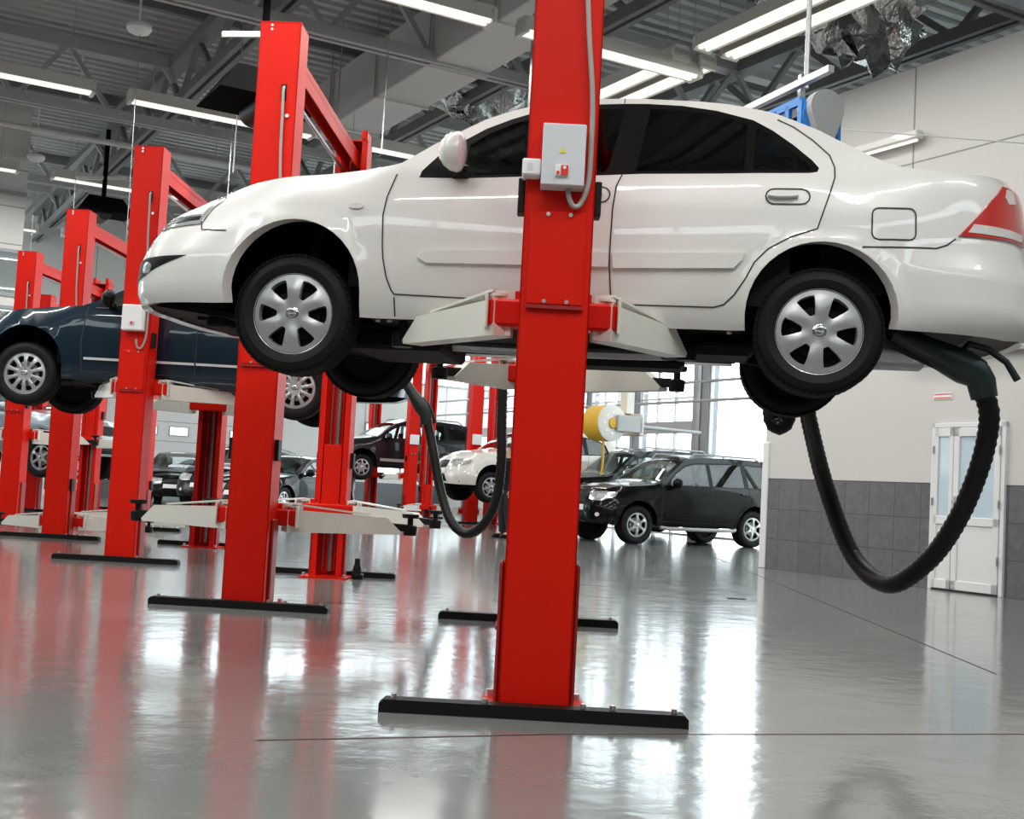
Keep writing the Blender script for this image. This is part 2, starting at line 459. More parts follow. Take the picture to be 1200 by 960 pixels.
def wheel_mesh(Rt, Rr, W, style):
    """tyre and rim as mesh data; axis along y, outer face at y = -W/2"""
    t = MB(); w = W / 2
    t.lathe([(Rr - .012, -w + .02), (Rr + .006, -w + .004), (Rr + .02, -w), (Rt - .055, -w - .006), (Rt - .028, -w + .004), (Rt - .010, -w + .018), (Rt - .002, -w + .034)], 'rubber', axis='y', n=56)
    t.lathe([(Rt - .002, w - .034), (Rt - .010, w - .018), (Rt - .028, w - .004), (Rt - .055, w + .004), (Rr + .006, w - .004), (Rr - .012, w - .02)], 'rubber', axis='y', n=56)
    g = [-w + .034]
    for q in (-.5, -.17, .17, .5): g += [q * W * .8 - .004, q * W * .8 + .004]
    g.append(w - .034); pr = []
    for i in range(0, len(g) - 1, 2):
        pr += [(Rt, g[i]), (Rt, g[i + 1])]
        if i + 2 < len(g): pr += [(Rt - .008, g[i + 1] + .0005), (Rt - .008, g[i + 2] - .0005)]
    t.lathe(pr, 'tread', axis='y', n=56)
    # shoulder blocks
    for k in range(56):
        q = 2 * math.pi * (k + .5) / 56
        for sg in (-1, 1):
            t.box((math.cos(q) * (Rt - .006), sg * (w - .026), math.sin(q) * (Rt - .006)), (.014, .03, .016), 'tread', Matrix.Rotation(-q, 3, 'Y'))
    r = MB(); yo = -w + .012
    n = style['n']; ri, ro = style['r0'], style['r1'] ; wi, wo = style['wi'], style['wo']  # opening radii (fraction) and half widths as fraction of the sector
    loops = []; C = []
    for k in range(64): C.append((Rr * math.cos(2 * math.pi * k / 64), Rr * math.sin(2 * math.pi * k / 64)))
    loops.append(C)
    for k in range(n):
        a = 2 * math.pi * (k + .5) / n + style.get('rot', 0); h = math.pi / n
        A = []
        for rr, ww in ((ri, wi), ((ri * .35 + ro * .65), wi * .3 + wo * .8), (ro, wo)):
            A.append((rr * Rr, a - h * ww))
        pol = [(q[0] * math.cos(q[1]), q[0] * math.sin(q[1])) for q in A]
        for e in (-.5, 0, .5): pol.append((ro * Rr * 1.02 * math.cos(a + h * wo * e), ro * Rr * 1.02 * math.sin(a + h * wo * e)))
        A2 = [(A[i][0], 2 * a - A[i][1]) for i in (2, 1, 0)]
        pol += [(q[0] * math.cos(q[1]), q[0] * math.sin(q[1])) for q in A2]
        loops.append(round2(pol))
    V2, tris = tri2d(loops, grid=.022)
    def yy(x, z):
        rr = math.hypot(x, z) / Rr
        y = yo + .004 - .012 * math.sin(min(1, rr / .95) * math.pi)
        ang = (math.atan2(z, x) - style.get('rot', 0)) * n
        y -= .006 * math.cos(ang) * max(0, math.sin(min(1, max(0, (rr - .2) / .7)) * math.pi))
        if rr < .22: y -= .004
        return y
    vs = [(p[0], yy(p[0], p[1]), p[1]) for p in V2]; fs = []; cnt = {}
    for f, c in tris:
        if any(inpoly(c, h) for h in loops[1:]): continue
        fs.append(f)
        for a, b in zip(f, f[1:] + f[:1]): cnt[(a, b)] = 1
    for (a, b) in list(cnt):
        if (b, a) not in cnt:
            o = len(vs); vs += [(vs[a][0] * .97, vs[a][1] + .03, vs[a][2] * .97), (vs[b][0] * .97, vs[b][1] + .03, vs[b][2] * .97)]
            fs.append([a, b, o + 1, o])
    r.add(vs, fs, style.get('m', 'alloy'), smooth=True)
    r.lathe([(Rr - .012, yo + .03), (Rr - .004, yo), (Rr + .004, yo - .004), (Rr + .007, yo + .004), (Rr + .004, yo + .02)], style.get('m', 'alloy'), axis='y', n=56)
    r.lathe([(.001, yo - .010), (.026, yo - .012), (.033, yo - .009), (.038, yo + .004)], 'chrome', axis='y', n=24)
    r.lathe([(.0, yo + .05), (Rr * .62, yo + .05), (Rr * .62, yo + .07), (Rr * .93, yo + .075), (Rr * .95, yo + .02)], 'hub_dark', axis='y', n=40)
    r.lathe([(.0, w - .03), (Rr, w - .03)], 'hub_dark', axis='y', n=32)
    if style.get('n') != 6 or style.get('disc'): r.lathe([(.03, yo + .046), (Rr * .6, yo + .046)], 'galvanised', axis='y', n=32)
    if style.get('emblem'):
        r.tube([(.018 * math.cos(q * math.pi / 8), yo - .012, .018 * math.sin(q * math.pi / 8)) for q in range(17)], .002, 'reel_grey', 5)
        r.box((0, yo - .0125, 0), (.044, .003, .007), 'reel_grey')
    return t, r
WHEELS = {}
def wheel(root, kind, x, y, z, out, rot=0):
    """out = -1: outer face towards -y"""
    if kind not in WHEELS:
        Rt, Rr, W, st = WHEEL_KINDS[kind]
        t, r = wheel_mesh(Rt, Rr, W, st); a = t.build('tyre'); b = r.build('wheel_rim')
        WHEELS[kind] = (a.data, b.data); bpy.data.objects.remove(a); bpy.data.objects.remove(b)
    a, b = WHEELS[kind]
    t = bpy.data.objects.new('tyre', a); COL.objects.link(t); t.parent = root; t.location = (x, y, z)
    t.rotation_euler = (0, rot, 0) if out < 0 else (0, rot, math.pi)
    r = bpy.data.objects.new('wheel_rim', b); COL.objects.link(r); r.parent = t
    return t
WHEEL_KINDS = {
    'almera': (.298, .203, .195, dict(n=6, r0=.40, r1=.84, wi=.30, wo=.50, rot=R(90), emblem=True)),
    'teana': (.325, .215, .215, dict(n=10, r0=.36, r1=.84, wi=.42, wo=.60, rot=R(90), disc=True, emblem=True)),
    'suv6': (.37, .235, .255, dict(n=6, r0=.34, r1=.86, wi=.55, wo=.72, rot=R(30), disc=True)),
    'suv5': (.35, .225, .235, dict(n=7, r0=.32, r1=.86, wi=.55, wo=.74, rot=R(90), disc=True)),
}
def outer_loop(sk, rail, sill, arches, nb, tb, zb_n, zb_t):
    """rail: (s,z); nb/tb: bumper bottom heights at nose / tail centre"""
    L = []
    L += rail
    L += [(sk.s1, tb)]
    (xf, zf, rf), (xr, zr, rr) = arches
    def arch(xa, za, ra, zl, zrr):
        # right foot to left foot
        a = []
        pts = [(xa + ra * math.cos(q), za + ra * math.sin(q)) for q in [R(d) for d in range(0, 181, 9)]]
        return [(xa + ra * .985, zrr)] + pts + [(xa - ra * .985, zl)]
    L += [(lerp(sk.s1, xr + rr, .5), zb_t)]
    L += arch(xr, zr, rr, sill, zb_t)
    L += arch(xf, zf, rf, zb_n, sill)
    L += [(lerp(sk.s0, xf - rf, .5), zb_n), (sk.s0, nb)]
    return L
def build_car(name, loc, yaw, label, S, z0):
    root = empty(name, (loc[0], loc[1], z0), yaw, label, S.get('cat', 'car'))
    root['label'] = label
    sk = S['skin']; arches = S['arches']; c = Car(root, sk, arches); paint = S['paint']
    rail = [((sk.s0 if a == 'n' else sk.s1 if a == 't' else a), b) for a, b in S['rail']]
    rail_d = resample(rail, .05)
    loop = resample(outer_loop(sk, rail, S['sill'], arches, S['nb'], S['tb'], S['zbn'], S['zbt']), .05, True)
    dlo = resample(S['dlo'], .05, True)
    cuts = S['cuts']         # list of polylines bottom->top: bumper/fender, fender/door, door/door, door/quarter, quarter/bumper
    glasses = [(n, resample(p, .05, True)) for n, p in S['glass']]
    V2, tris = tri2d([loop, dlo] + [g for _, g in glasses], [resample(q, .05) for q in cuts if q], grid=S.get('grid', .065))
    def cutx(pl, z):
        pl = sorted(pl, key=lambda q: q[1])
        if z <= pl[0][1]: return pl[0][0]
        for a, b in zip(pl, pl[1:]):
            if z <= b[1]: return lerp(a[0], b[0], (z - a[1]) / max(1e-6, b[1] - a[1]))
        return pl[-1][0]
    names = S.get('panels', ['front_bumper', 'front_fender', 'front_door', 'rear_door', 'rear_quarter', 'rear_bumper'])
    reg = {}
    sillz = S.get('doorz', .29)
    for f, cc in tris:
        if inpoly(cc, dlo):
            nm = 'window_frame'; m = 'trim_black'
            for n, g in glasses:
                if inpoly(cc, g): nm = n; m = 'glass'
        else:
            i = sum(1 for q in cuts if cc[0] > cutx(q, cc[1]))
            nm = names[i]; m = paint
            if nm in ('front_door', 'rear_door') and cc[1] < sillz: nm = 'sill'
            if S.get('clad') and cc[1] < S['clad']: pass
        reg.setdefault((nm, m), []).append((f, cc))
    for (nm, m), tr in reg.items():
        for sd in (-1, 1):
            mm = m if m != 'glass' else S.get('glassmat', 'glass_dark')
            c.mesh(nm, V2, tr, mm, sd)
    # folded edge along bottom and arches, pointing inwards
    e = MB()
    i1 = min(range(len(loop)), key=lambda i: math.hypot(loop[i][0] - sk.s1, loop[i][1] - S['tb']))
    i2 = min(range(len(loop)), key=lambda i: math.hypot(loop[i][0] - sk.s0, loop[i][1] - S['nb']))
    seg = loop[i1:i2 + 1]
    for sd in (-1, 1):
        vs, fs = [], []
        for s, z in seg:
            p = c.pos(s, z); q = Vector((p.x * .985, p.y * .93, p.z + (.01 if z < .35 else 0)))
            for w in (p, q): vs.append((w.x, w.y * (-sd), w.z))
        fs = [(2 * i, 2 * i + 2, 2 * i + 3, 2 * i + 1) for i in range(len(seg) - 1)]
        e.add(vs, fs, paint, smooth=True)
    e.build('arch_lip', root)
    # top skins from rail to rail
    segs = S['top']   # [(name, material, s_a, s_b)]
    crown = S.get('crown', .055)
    for nm, m, a, b in segs:
        a = sk.s0 if a == 'n' else a; b = sk.s1 if b == 't' else b
        ss = [p for p in rail_d if a < p[0] < b]
        def rz(s):
            for p, q in zip(rail, rail[1:]):
                if p[0] <= s <= q[0]: return lerp(p[1], q[1], (s - p[0]) / max(1e-9, q[0] - p[0]))
            return rail[-1][1]
        ss = [(a, rz(a))] + ss + [(b, rz(b))]
        mb = MB(); vs, fs = [], []; K = 12
        for s, z in ss:
            p = c.pos(s, z)
            for k in range(K + 1):
                t = -1 + 2 * k / K; y = p.y * -t
                vs.append((p.x, y, p.z + crown * (1 - t * t) * min(1, abs(p.y) / .5)))
        fs = [(i * (K + 1) + k, (i + 1) * (K + 1) + k, (i + 1) * (K + 1) + k + 1, i * (K + 1) + k + 1) for i in range(len(ss) - 1) for k in range(K)]
        if m == 'glass':
            mb.add(vs, [f for f in fs if 0 < (f[0] % (K + 1)) < K - 1], S.get('glassmat', 'glass_dark'), smooth=True)
            mb.build(nm, root)
            mb = MB(); mb.add(vs, [f for f in fs if not 0 < (f[0] % (K + 1)) < K - 1], paint, smooth=True); mb.build(nm.replace('windshield', 'windshield_pillar').replace('rear_window', 'rear_pillar'), root)
        else:
            mb.add(vs, fs, m, smooth=True); mb.build(nm, root)
    # chassis: floor pan, arch liners, tunnel
    (xf, zf, rf), (xr, zr, rr) = arches; W = sk.W; g = S['sill'] + .02
    ch = MB()
    ch.span((xf + rf, -W * .93, g), (xr - rr, W * .93, g + .10), 'underbody')
    ch.span((xf - rf - .3, -W * .5, g - .01), (xf + rf, W * .5, g + .26), 'underbody')
    ch.span((sk.xn + .18, -W * .72, g + .03), (xf - rf, W * .72, g + .22), 'underbody')
    ch.span((xr - rr, -W * .5, g + .02), (xr + rr, W * .5, g + .24), 'underbody')
    ch.span((xr + rr, -W * .62, g + .05), (sk.xt - .34, W * .62, g + .20), 'underbody')
    for (xa, za, ra) in arches:
        for sg in (-1, 1):
            pr = []
            vs, fs = [], []; n = 18
            for k in range(n + 1):
                q = R(-25) + R(230) * k / n; rr_ = ra + .012
                for y in (W * .955, W * .5): vs.append((xa + rr_ * math.cos(q), sg * y, max(g, za + rr_ * math.sin(q))))
            fs = [(2 * i, 2 * i + 2, 2 * i + 3, 2 * i + 1) for i in range(n)]
            ch.add(vs, fs, 'dark_cavity', smooth=True)
            ch.prism([(xa + (ra + .012) * math.cos(R(-25) + R(230) * k / n), max(g, za + (ra + .012) * math.sin(R(-25) + R(230) * k / n))) for k in range(n + 1)], sg * W * .5, sg * W * .48, 'dark_cavity')
    ch.build('underbody', root)
    # dark trim bulkheads so that one does not see through the shell
    inn = MB(); zb = S['belt']
    x0 = xf + rf + .02; x1 = xr - rr + .35
    inn.span((x0 - .05, -W * .86, g + .10), (x1, W * .86, g + .14), 'seat_fabric')
    for sg in (-1, 1): inn.span((x0, sg * W * .88, g + .1), (x1 - .15, sg * W * .91, zb - .10), 'seat_fabric')
    inn.prism([(x0 - .12, .35), (x0 - .12, zb - .08), (x0 + .22, zb - .06), (x0 + .32, zb - .2), (x0 + .1, .4)], -W * .84, W * .84, 'seat_fabric')
    inn.prism([(x1, .35), (x1, zb - .08), (x1 + .35, zb - .02), (x1 + .5, zb - .1), (x1 + .3, .4)], -W * .8, W * .8, 'seat_fabric')
    inn.build('cabin_lining', root)
    seat = MB()
    def one(x, y, w):
        seat.box((x, y, .42), (.5, w, .16), 'seat_fabric', bev=.04)
        seat.box((x + .27, y, .72), (.13, w, .56), 'seat_fabric', Matrix.Rotation(R(14), 3, 'Y'), bev=.05)
        for q in ((-.5, 0, .5) if w > .8 else (0,)): seat.box((x + .37, y + q * w * .6, 1.07), (.09, .25, .17), 'seat_fabric', bev=.04)
    zz = S.get('seatz', 0)
    for sg in (-1, 1): one(S['seatx'][0], sg * .37, .48)
    one(S['seatx'][1], 0, 1.25)
    so = seat.build('seats', root); so.location.z = zz
    sw = MB(); cx = x0 + .42
    sw.tube([(cx + .16 * .35 * math.sin(q), -.37 * S.get('lhd', 1) + .18 * math.cos(q), zb - .12 + .17 * math.sin(q)) for q in [2 * math.pi * i / 20 for i in range(21)]], .013, 'trim_black', 6)
    sw.beam((cx, -.37, zb - .12), (cx - .2, -.37, zb - .2), .05, .05, 'trim_black')
    sw.build('steering_wheel', root)
    # wheels
    dr = S.get('droop', 0); wk = S['wheel']; Rt = WHEEL_KINDS[wk][0]; Wt = WHEEL_KINDS[wk][2]
    for xa in (S['axles']):
        for sg in (-1, 1): wheel(root, wk, xa, sg * (W - .045 - Wt / 2 + .0), Rt - dr, sg, rot=random.uniform(0, 0) if xa < 0 else S.get('rrot', R(6)))
    for xa in S['axles']:
        ax = MB(); z = Rt - dr
        ax.tube([(xa, -W + .2, z), (xa, W - .2, z)], .03, 'underbody', 8)
        for sg in (-1, 1):
            ax.tube([(xa, sg * (W - .28), z + .02), (xa + .02, sg * (W - .34), z + .5)], .045, 'underbody', 10)
            ax.beam((xa - .05, sg * (W - .25), z - .03), (xa + (.3 if xa < 0 else -.5), sg * .3, g), .06, .03, 'underbody')
        ax.build('front_suspension' if xa < 0 else 'rear_suspension', root)
    # seams
    c.ribbon([resample(q, .05) for q in S['seams']], w=S.get('seamw', .007))
    c.ribbon([resample(q, .05) for q in S['seams']], w=S.get('seamw', .007), sides=(1,))
    for p in S['patches']:
        nm, poly, m = p[:3]; kw = p[3] if len(p) > 3 else {}
        c.patch(nm, poly, m, **kw)
    # door mirrors
    mx, my, mz = S['mirror']
    for sg in (-1, 1):
        mm = MB()
        M = Matrix.Translation((mx, sg * my, mz)) @ Matrix.Rotation(R(10) * -sg, 4, 'Z')
        vs, fs = [], []; n1, n2 = 10, 16
        for i in range(n1 + 1):
            a = math.pi * i / n1
            for j in range(n2):
                b = 2 * math.pi * j / n2
                sx = (.095 if math.sin(a) * math.cos(b) < 0 else .045)
                vs.append((sx * math.sin(a) ** .8 * math.cos(b), .11 * math.cos(a) * 1.0, .095 * math.sin(a) ** .7 * math.sin(b)))
        fs = [(i * n2 + j, i * n2 + (j + 1) % n2, (i + 1) * n2 + (j + 1) % n2, (i + 1) * n2 + j) for i in range(n1) for j in range(n2)]
        mm.add(vs, fs, paint if S.get('mirror_paint', 1) else 'trim_black', M, smooth=True)
        mo = mm.build('door_mirror', root)
        f = MB(); f.beam((mx, sg * (my - .06), mz - .06), (mx - .01, sg * (my - .17), mz - .09), .09, .045, 'trim_black', bev=.01)
        f.build('mirror_foot', mo)
    return root, c
# ------------------------------------------------------------------ car shapes
def white_spec():
    side = [(.12, .12), (.2, .06), (.3, .015), (.42, 0), (.62, 0), (.78, .012), (.9, .035), (.93, .045), (1.4, .30), (1.5, .38)]
    fend = [(.15, .06), (.25, .015), (.35, 0), (.6, 0), (.74, .015), (.82, .05), (.9, .11), (.98, .22)]
    nose = [(.15, .12), (.22, .04), (.28, .008), (.34, 0), (.47, .01), (.6, .07), (.71, .16), (.79, .29), (.86, .45)]
    quart = [(.15, .07), (.25, .015), (.4, 0), (.6, 0), (.75, .012), (.88, .05), (.95, .085), (1.02, .14), (1.2, .24), (1.4, .36)]
    tail = [(.15, .14), (.24, .03), (.32, 0), (.5, 0), (.56, .03), (.62, .05), (.8, .06), (.9, .07), (.97, .09), (1.02, .13)]
    sk = Skin(-2.30, 2.39, .853, -1.2, 1.35, [('n', nose), (-2.1, nose), (-1.25, fend), (-.75, side), (.9, side), (1.45, quart), (2.0, tail), ('t', tail)], pf=6, pr=3.2)
    rail = [('n', .735), (-2.45, .745), (-2.25, .765), (-2.15, .785), (-2.05, .815), (-1.92, .845), (-1.62, .888), (-1.27, .908), (-1.08, .922), (-.943, .931), (-.835, .945), (-.764, .964), (-.73, .989),
            (-.624, 1.072), (-.515, 1.145), (-.38, 1.231), (-.258, 1.285), (-.123, 1.325), (.03, 1.35), (.181, 1.364), (.377, 1.367), (.503, 1.361), (.671, 1.353), (.806, 1.338), (.905, 1.319), (1.036, 1.288),
            (1.127, 1.252), (1.249, 1.198), (1.376, 1.123), (1.49, 1.059), (1.57, 1.018), (1.65, .995), (1.75, .986), (1.9, .983), (2.1, .99), (2.22, 1.0), (2.4, 1.005), ('t', 1.005)]
    dlo = [(-.665, .884), (-.655, .92), (-.58, 1.017), (-.489, 1.089), (-.372, 1.173), (-.252, 1.233), (-.128, 1.281), (.03, 1.315), (.184, 1.33), (.319, 1.335), (.421, 1.335), (.589, 1.325), (.757, 1.297),
           (.935, 1.242), (1.028, 1.184), (1.125, 1.106), (1.213, 1.022), (1.243, .978), (1.234, .956), (1.2, .948), (1.084, .942), (.767, .931), (.415, .923), (.212, .911), (-.101, .900), (-.441, .884)]
    gl = [('front_window', [(-.44, .90), (-.44, 1.075), (-.35, 1.145), (-.24, 1.205), (-.12, 1.25), (.03, 1.285), (.184, 1.30), (.31, 1.30), (.25, .928), (.212, .924)]),
          ('rear_window', [(.385, .938), (.435, 1.305), (.589, 1.297), (.757, 1.27), (.905, 1.222), (.895, .95), (.767, .946), (.415, .938)]),
          ('quarter_window', [(.935, .952), (.95, 1.2), (1.02, 1.155), (1.11, 1.075), (1.185, 1.005), (1.205, .975), (1.195, .962)])]
    fr = [(-.775, .99), (-.776, .9), (-.813, .784), (-.827, .689), (-.819, .528), (-.812, .47), (-.791, .38), (-.767, .323), (-.751, .303), (-.751, .19)]
    mid = [(.378, 1.334), (.322, .916), (.298, .858), (.287, .747), (.284, .548), (.285, .467), (.301, .287), (.301, .19)]
    rd = [(1.05, 1.25), (1.127, 1.21), (1.214, 1.141), (1.294, 1.056), (1.315, .987), (1.314, .928), (1.289, .838), (1.237, .669), (1.115, .625), (1.016, .567), (.956, .502), (.921, .428), (.87, .348), (.825, .303), (.779, .289)]
    rdcut = [(1.05, 1.38), (1.1, 1.22), (1.214, 1.141), (1.294, 1.056), (1.315, .987), (1.314, .928), (1.289, .838), (1.237, .669), (.95, .58), (.92, .44), (.92, .2)]
    b1 = [(-1.74, 1.0), (-1.75, .74), (-1.80, .66), (-1.776, .608), (-1.70, .60), (-1.64, .598), (-1.70, .45), (-1.71, .2)]
    b2 = [(1.95, 1.02), (1.93, .70), (1.86, .62), (1.784, .602), (1.55, .59), (1.62, .4), (1.63, .19)]
    A = [(-1.268, .31, .348), (1.268, .262, .345)]
    door_bottom = [(-.751, .303), (-.372, .294), (.301, .288), (.779, .289)]
    seams = [[(-2.2, .622), (-1.79, .641), (-1.763, .73), (-1.720, .80), (-1.80, .846)], fr[1:9], mid[1:7], rd, door_bottom, [(-1.80, .66), (-1.776, .608), (-1.631, .60)], [(1.439, .586), (1.784, .600), (1.842, .622), (1.89, .656)],
             rrect(1.482, .625, 1.684, .775, .03, .03) + [rrect(1.482, .625, 1.684, .775, .03, .03)[0]], [(-.751, .29), (-.751, .2)],
             rrect(.998, .782, 1.2, .858, .037, .02) + [rrect(.998, .782, 1.2, .858, .037, .02)[0]],
             rrect(.08, .772, .27, .848, .037, .02) + [rrect(.08, .772, .27, .848, .037, .02)[0]]]
    P = [
        ('side_moulding', [(-.643, .482), (-.607, .507), (-.548, .520), (-.092, .527), (.278, .528), (.280, .460), (-.089, .459), (-.596, .456)], 'paint_white', dict(off=.020, rim=.022)),
        ('side_moulding', [(.296, .528), (.909, .544), (.898, .508), (.862, .47), (.302, .455)], 'paint_white', dict(off=.020, rim=.022)),
        ('headlight', [(-2.32, .650), (-2.2, .632), (-1.80, .650), (-1.775, .73), (-1.735, .80), (-1.82, .836), (-1.95, .822), (-2.05, .800), (-2.15, .774), (-2.32, .738)], 'lamp_chrome', dict(off=.006, rim=.012)),
        ('headlight_bezel', [(-2.22, .645), (-1.99, .660), (-1.82, .668), (-1.815, .688), (-2.0, .690), (-2.1, .672)], 'trim_black', dict(off=.009, rim=.004, grid=.03)),
        ('headlight_lens', [(-2.24, .672), (-2.06, .700), (-1.82, .700), (-1.785, .80), (-1.94, .808), (-2.04, .788), (-2.13, .765)], 'lamp_white', dict(off=.010, rim=.005, grid=.03)),
        ('fog_lamp_recess', [(-2.75, .36), (-2.3, .352), (-2.12, .375), (-1.95, .43), (-1.83, .470), (-2.1, .468), (-2.5, .455), (-2.72, .44)], 'trim_black', dict(off=.003, rim=.006)),
        ('fog_lamp', [(-2.10 + .045 * math.cos(q * math.pi / 6), .415 + .030 * math.sin(q * math.pi / 6)) for q in range(12)], 'lamp_chrome', dict(off=.008, rim=.006, grid=.02)),
        ('side_indicator', smooth2([(-1.0, .718), (-1.0, .745), (-.93, .745), (-.93, .718)], True), 'lamp_clear', dict(off=.010, rim=.010, grid=.02)),
        ('tail_light', [(1.906, .672), (2.0, .76), (2.12, .87), (2.235, .955), (2.36, .96), (2.50, .955), (2.50, .70), (2.25, .69), (2.1, .682)], 'lamp_red', dict(off=.010, rim=.02)),
        ('tail_light_lens', [(1.955, .692), (1.99, .735), (2.10, .738), (2.26, .742), (2.42, .745), (2.42, .71), (2.2, .70), (2.08, .695)], 'lamp_clear', dict(off=.013, rim=.006, grid=.03)),
        ('tail_light_lens', [(2.235, .90), (2.27, .945), (2.35, .95), (2.35, .885), (2.26, .87)], 'lamp_clear', dict(off=.013, rim=.006, grid=.03)),
        ('grille', [(-2.95, .52), (-2.55, .52), (-2.45, .68), (-2.95, .69)], 'trim_black', dict(off=.006, rim=.01)),
        ('lower_grille', [(-2.95, .26), (-2.7, .26), (-2.66, .42), (-2.95, .43)], 'trim_black', dict(off=.006, rim=.01)),
        ('licence_plate', [(2.72, .62), (2.72, .735), (2.95, .735), (2.95, .62)], 'plate_white', dict(off=.008, rim=.01)),
        ('door_handle', smooth2([(1.005, .815), (1.01, .838), (1.14, .842), (1.15, .818)], True), 'paint_white', dict(off=.030, rim=.026, grid=.02)),
        ('door_handle', smooth2([(.11, .808), (.11, .832), (.23, .835), (.24, .811)], True), 'paint_white', dict(off=.030, rim=.026, grid=.02)),
        ('mirror_sail', [(-.66, .888), (-.648, .925), (-.575, 1.015), (-.50, 1.075), (-.455, 1.09), (-.455, .888)], 'trim_black', dict(off=.004, rim=.006, grid=.04)),
        ('roof_seam', [(.300, 1.338), (.302, 1.367), (.306, 1.367), (.304, 1.338)], 'seam', dict(off=.002, rim=.002, grid=None)),
    ]
    return dict(skin=sk, arches=A, rail=rail, dlo=dlo, glass=gl, cuts=[b1, fr, mid, rdcut, b2], sill=.19, nb=.25, tb=.27, zbn=.235, zbt=.215, paint='paint_white',
                top=[('hood', 'paint_white', 'n', -.80), ('windshield', 'glass', -.80, .02), ('roof', 'paint_white', .02, .92), ('rear_windshield', 'glass', .92, 1.6), ('trunk_lid', 'paint_white', 1.6, 't')],
                seams=seams, patches=P, belt=.9, axles=(-1.2675, 1.2675), wheel='almera', droop=.10, seatx=(-.05, .85), mirror=(-.455, .94, .98), grid=.055)
def gen_spec(kind, paint):
    """other cars: 'sedan' long low saloon, 'suv' upright estate, 'cross' rounded crossover"""
    if kind == 'sedan':
        xn, xt, W, wb, Rt = -2.28, 2.55, .89, 2.775, .325; zn, zh, zb, zr = .72, .93, .98, 1.40; wk = 'teana'
        rail = [('n', .74), (-2.1, .78), (-1.9, .84), (-1.5, .90), (-1.1, .945), (-.85, .965), (-.7, 1.03), (-.3, 1.25), (0, 1.365), (.3, 1.41), (.7, 1.415), (1.1, 1.375), (1.5, 1.25), (1.85, 1.10), (2.0, 1.06), (2.3, 1.055), ('t', 1.05)]
        dlo = [(-.72, .955), (-.62, 1.03), (-.25, 1.235), (.05, 1.33), (.35, 1.37), (.75, 1.37), (1.1, 1.325), (1.4, 1.22), (1.62, 1.10), (1.66, 1.04), (1.6, 1.0), (.5, .985)]
        pil = [(.38, .40), (1.15, 1.22)]; doors = (-.80, .36, 1.32); ws = (-.85, .2, .95, 1.85); tail_inset = .08; ra = .385; sill = .20; seatz = 0
    elif kind == 'suv':
        xn, xt, W, wb, Rt = -2.28, 2.42, .92, 2.85, .37; zn, zh, zb, zr = .98, 1.10, 1.14, 1.76; wk = 'suv6'
        rail = [('n', 1.0), (-2.3, 1.02), (-2.0, 1.06), (-1.5, 1.10), (-1.05, 1.14), (-.85, 1.20), (-.55, 1.42), (-.28, 1.61), (-.05, 1.70), (.3, 1.74), (1.0, 1.76), (1.8, 1.75), (2.15, 1.735), (2.3, 1.72), ('t', 1.70)]
        dlo = [(-.80, 1.14), (-.72, 1.22), (-.5, 1.40), (-.25, 1.55), (0, 1.62), (1.0, 1.665), (1.9, 1.65), (2.05, 1.60), (2.12, 1.22), (1.9, 1.175), (.8, 1.16)]
        pil = [(.28, .38), (1.18, 1.30)]; doors = (-.88, .33, 1.28); ws = (-1.0, -.05, 2.1, 2.2); tail_inset = .05; ra = .44; sill = .36; seatz = .22
    else:
        xn, xt, W, wb, Rt = -2.22, 2.30, .89, 2.64, .35; zn, zh, zb, zr = .88, 1.03, 1.08, 1.66; wk = 'suv5'
        rail = [('n', .90), (-2.2, .93), (-1.9, .98), (-1.5, 1.04), (-1.1, 1.09), (-.9, 1.13), (-.6, 1.33), (-.28, 1.52), (.02, 1.62), (.4, 1.66), (1.0, 1.665), (1.6, 1.63), (2.0, 1.57), (2.15, 1.50), ('t', 1.45)]
        dlo = [(-.82, 1.08), (-.74, 1.14), (-.5, 1.33), (-.2, 1.49), (.1, 1.56), (.5, 1.59), (1.1, 1.585), (1.55, 1.53), (1.8, 1.42), (1.86, 1.25), (1.75, 1.16), (.6, 1.11)]
        pil = [(.30, .40), (1.15, 1.27)]; doors = (-.88, .34, 1.24); ws = (-.95, .05, 1.6, 2.1); tail_inset = .12; ra = .41; sill = .30; seatz = .15
    tum = .42
    side = [(.12, .12), (sill, .05), (sill + .12, .01), (sill + .25, 0), (zb - .25, 0), (zb - .1, .015), (zb, .045), (zb + .5, .045 + .5 * tum), (zb + .7, .045 + .72 * tum)]
    fend = [(.12, .08), (sill, .03), (sill + .12, .005), (sill + .3, 0), (zh - .22, .0), (zh - .1, .03), (zh, .09), (zh + .1, .22)]
    nose = [(.12, .14), (sill, .05), (sill + .1, .01), (.45, 0), (zn - .28, .015), (zn - .12, .07), (zn, .16), (zn + .07, .26)]
    zt = rail[-1][1]
    tail = [(.12, .14), (sill, .05), (.42, 0), (.55, .01), (.62, .03), (zb, .05), (max(zb + .02, zt - .02), .05 + tail_inset), (zt + .05, .10 + tail_inset)]
    quart = list(side)
    if kind == 'sedan': quart = [(.12, .12), (sill, .05), (.35, 0), (.7, 0), (.9, .03), (1.0, .08), (1.1, .16), (1.4, .34)]
    sk = Skin(xn, xt, W, -wb / 2 + .05, wb / 2 + (.1 if kind == 'sedan' else .45), [('n', nose), (xn + .2, nose), (-wb / 2, fend), (-wb / 2 + .55, side), (wb / 2 - .3, side), (wb / 2 + .35, quart), (xt - .25, tail), ('t', tail)], pf=4, pr=3.2 if kind == 'sedan' else 6)
    f1, f2, f3 = doors; zmax = zr + .2
    cuts = [[(xn + .5, .1), (xn + .5, 1.6)], [(f1, .1), (f1 + .03, zmax)], [(f2, .1), (f2, zb), (f2 + .05, zmax)], [(wb / 2 - ra - .02, .1), (wb / 2 - ra - .02, .62), (f3, .85), (f3 + .02, zb), (f3 - .2, zmax)], [(xt - .42, .1), (xt - .42, zmax)]]
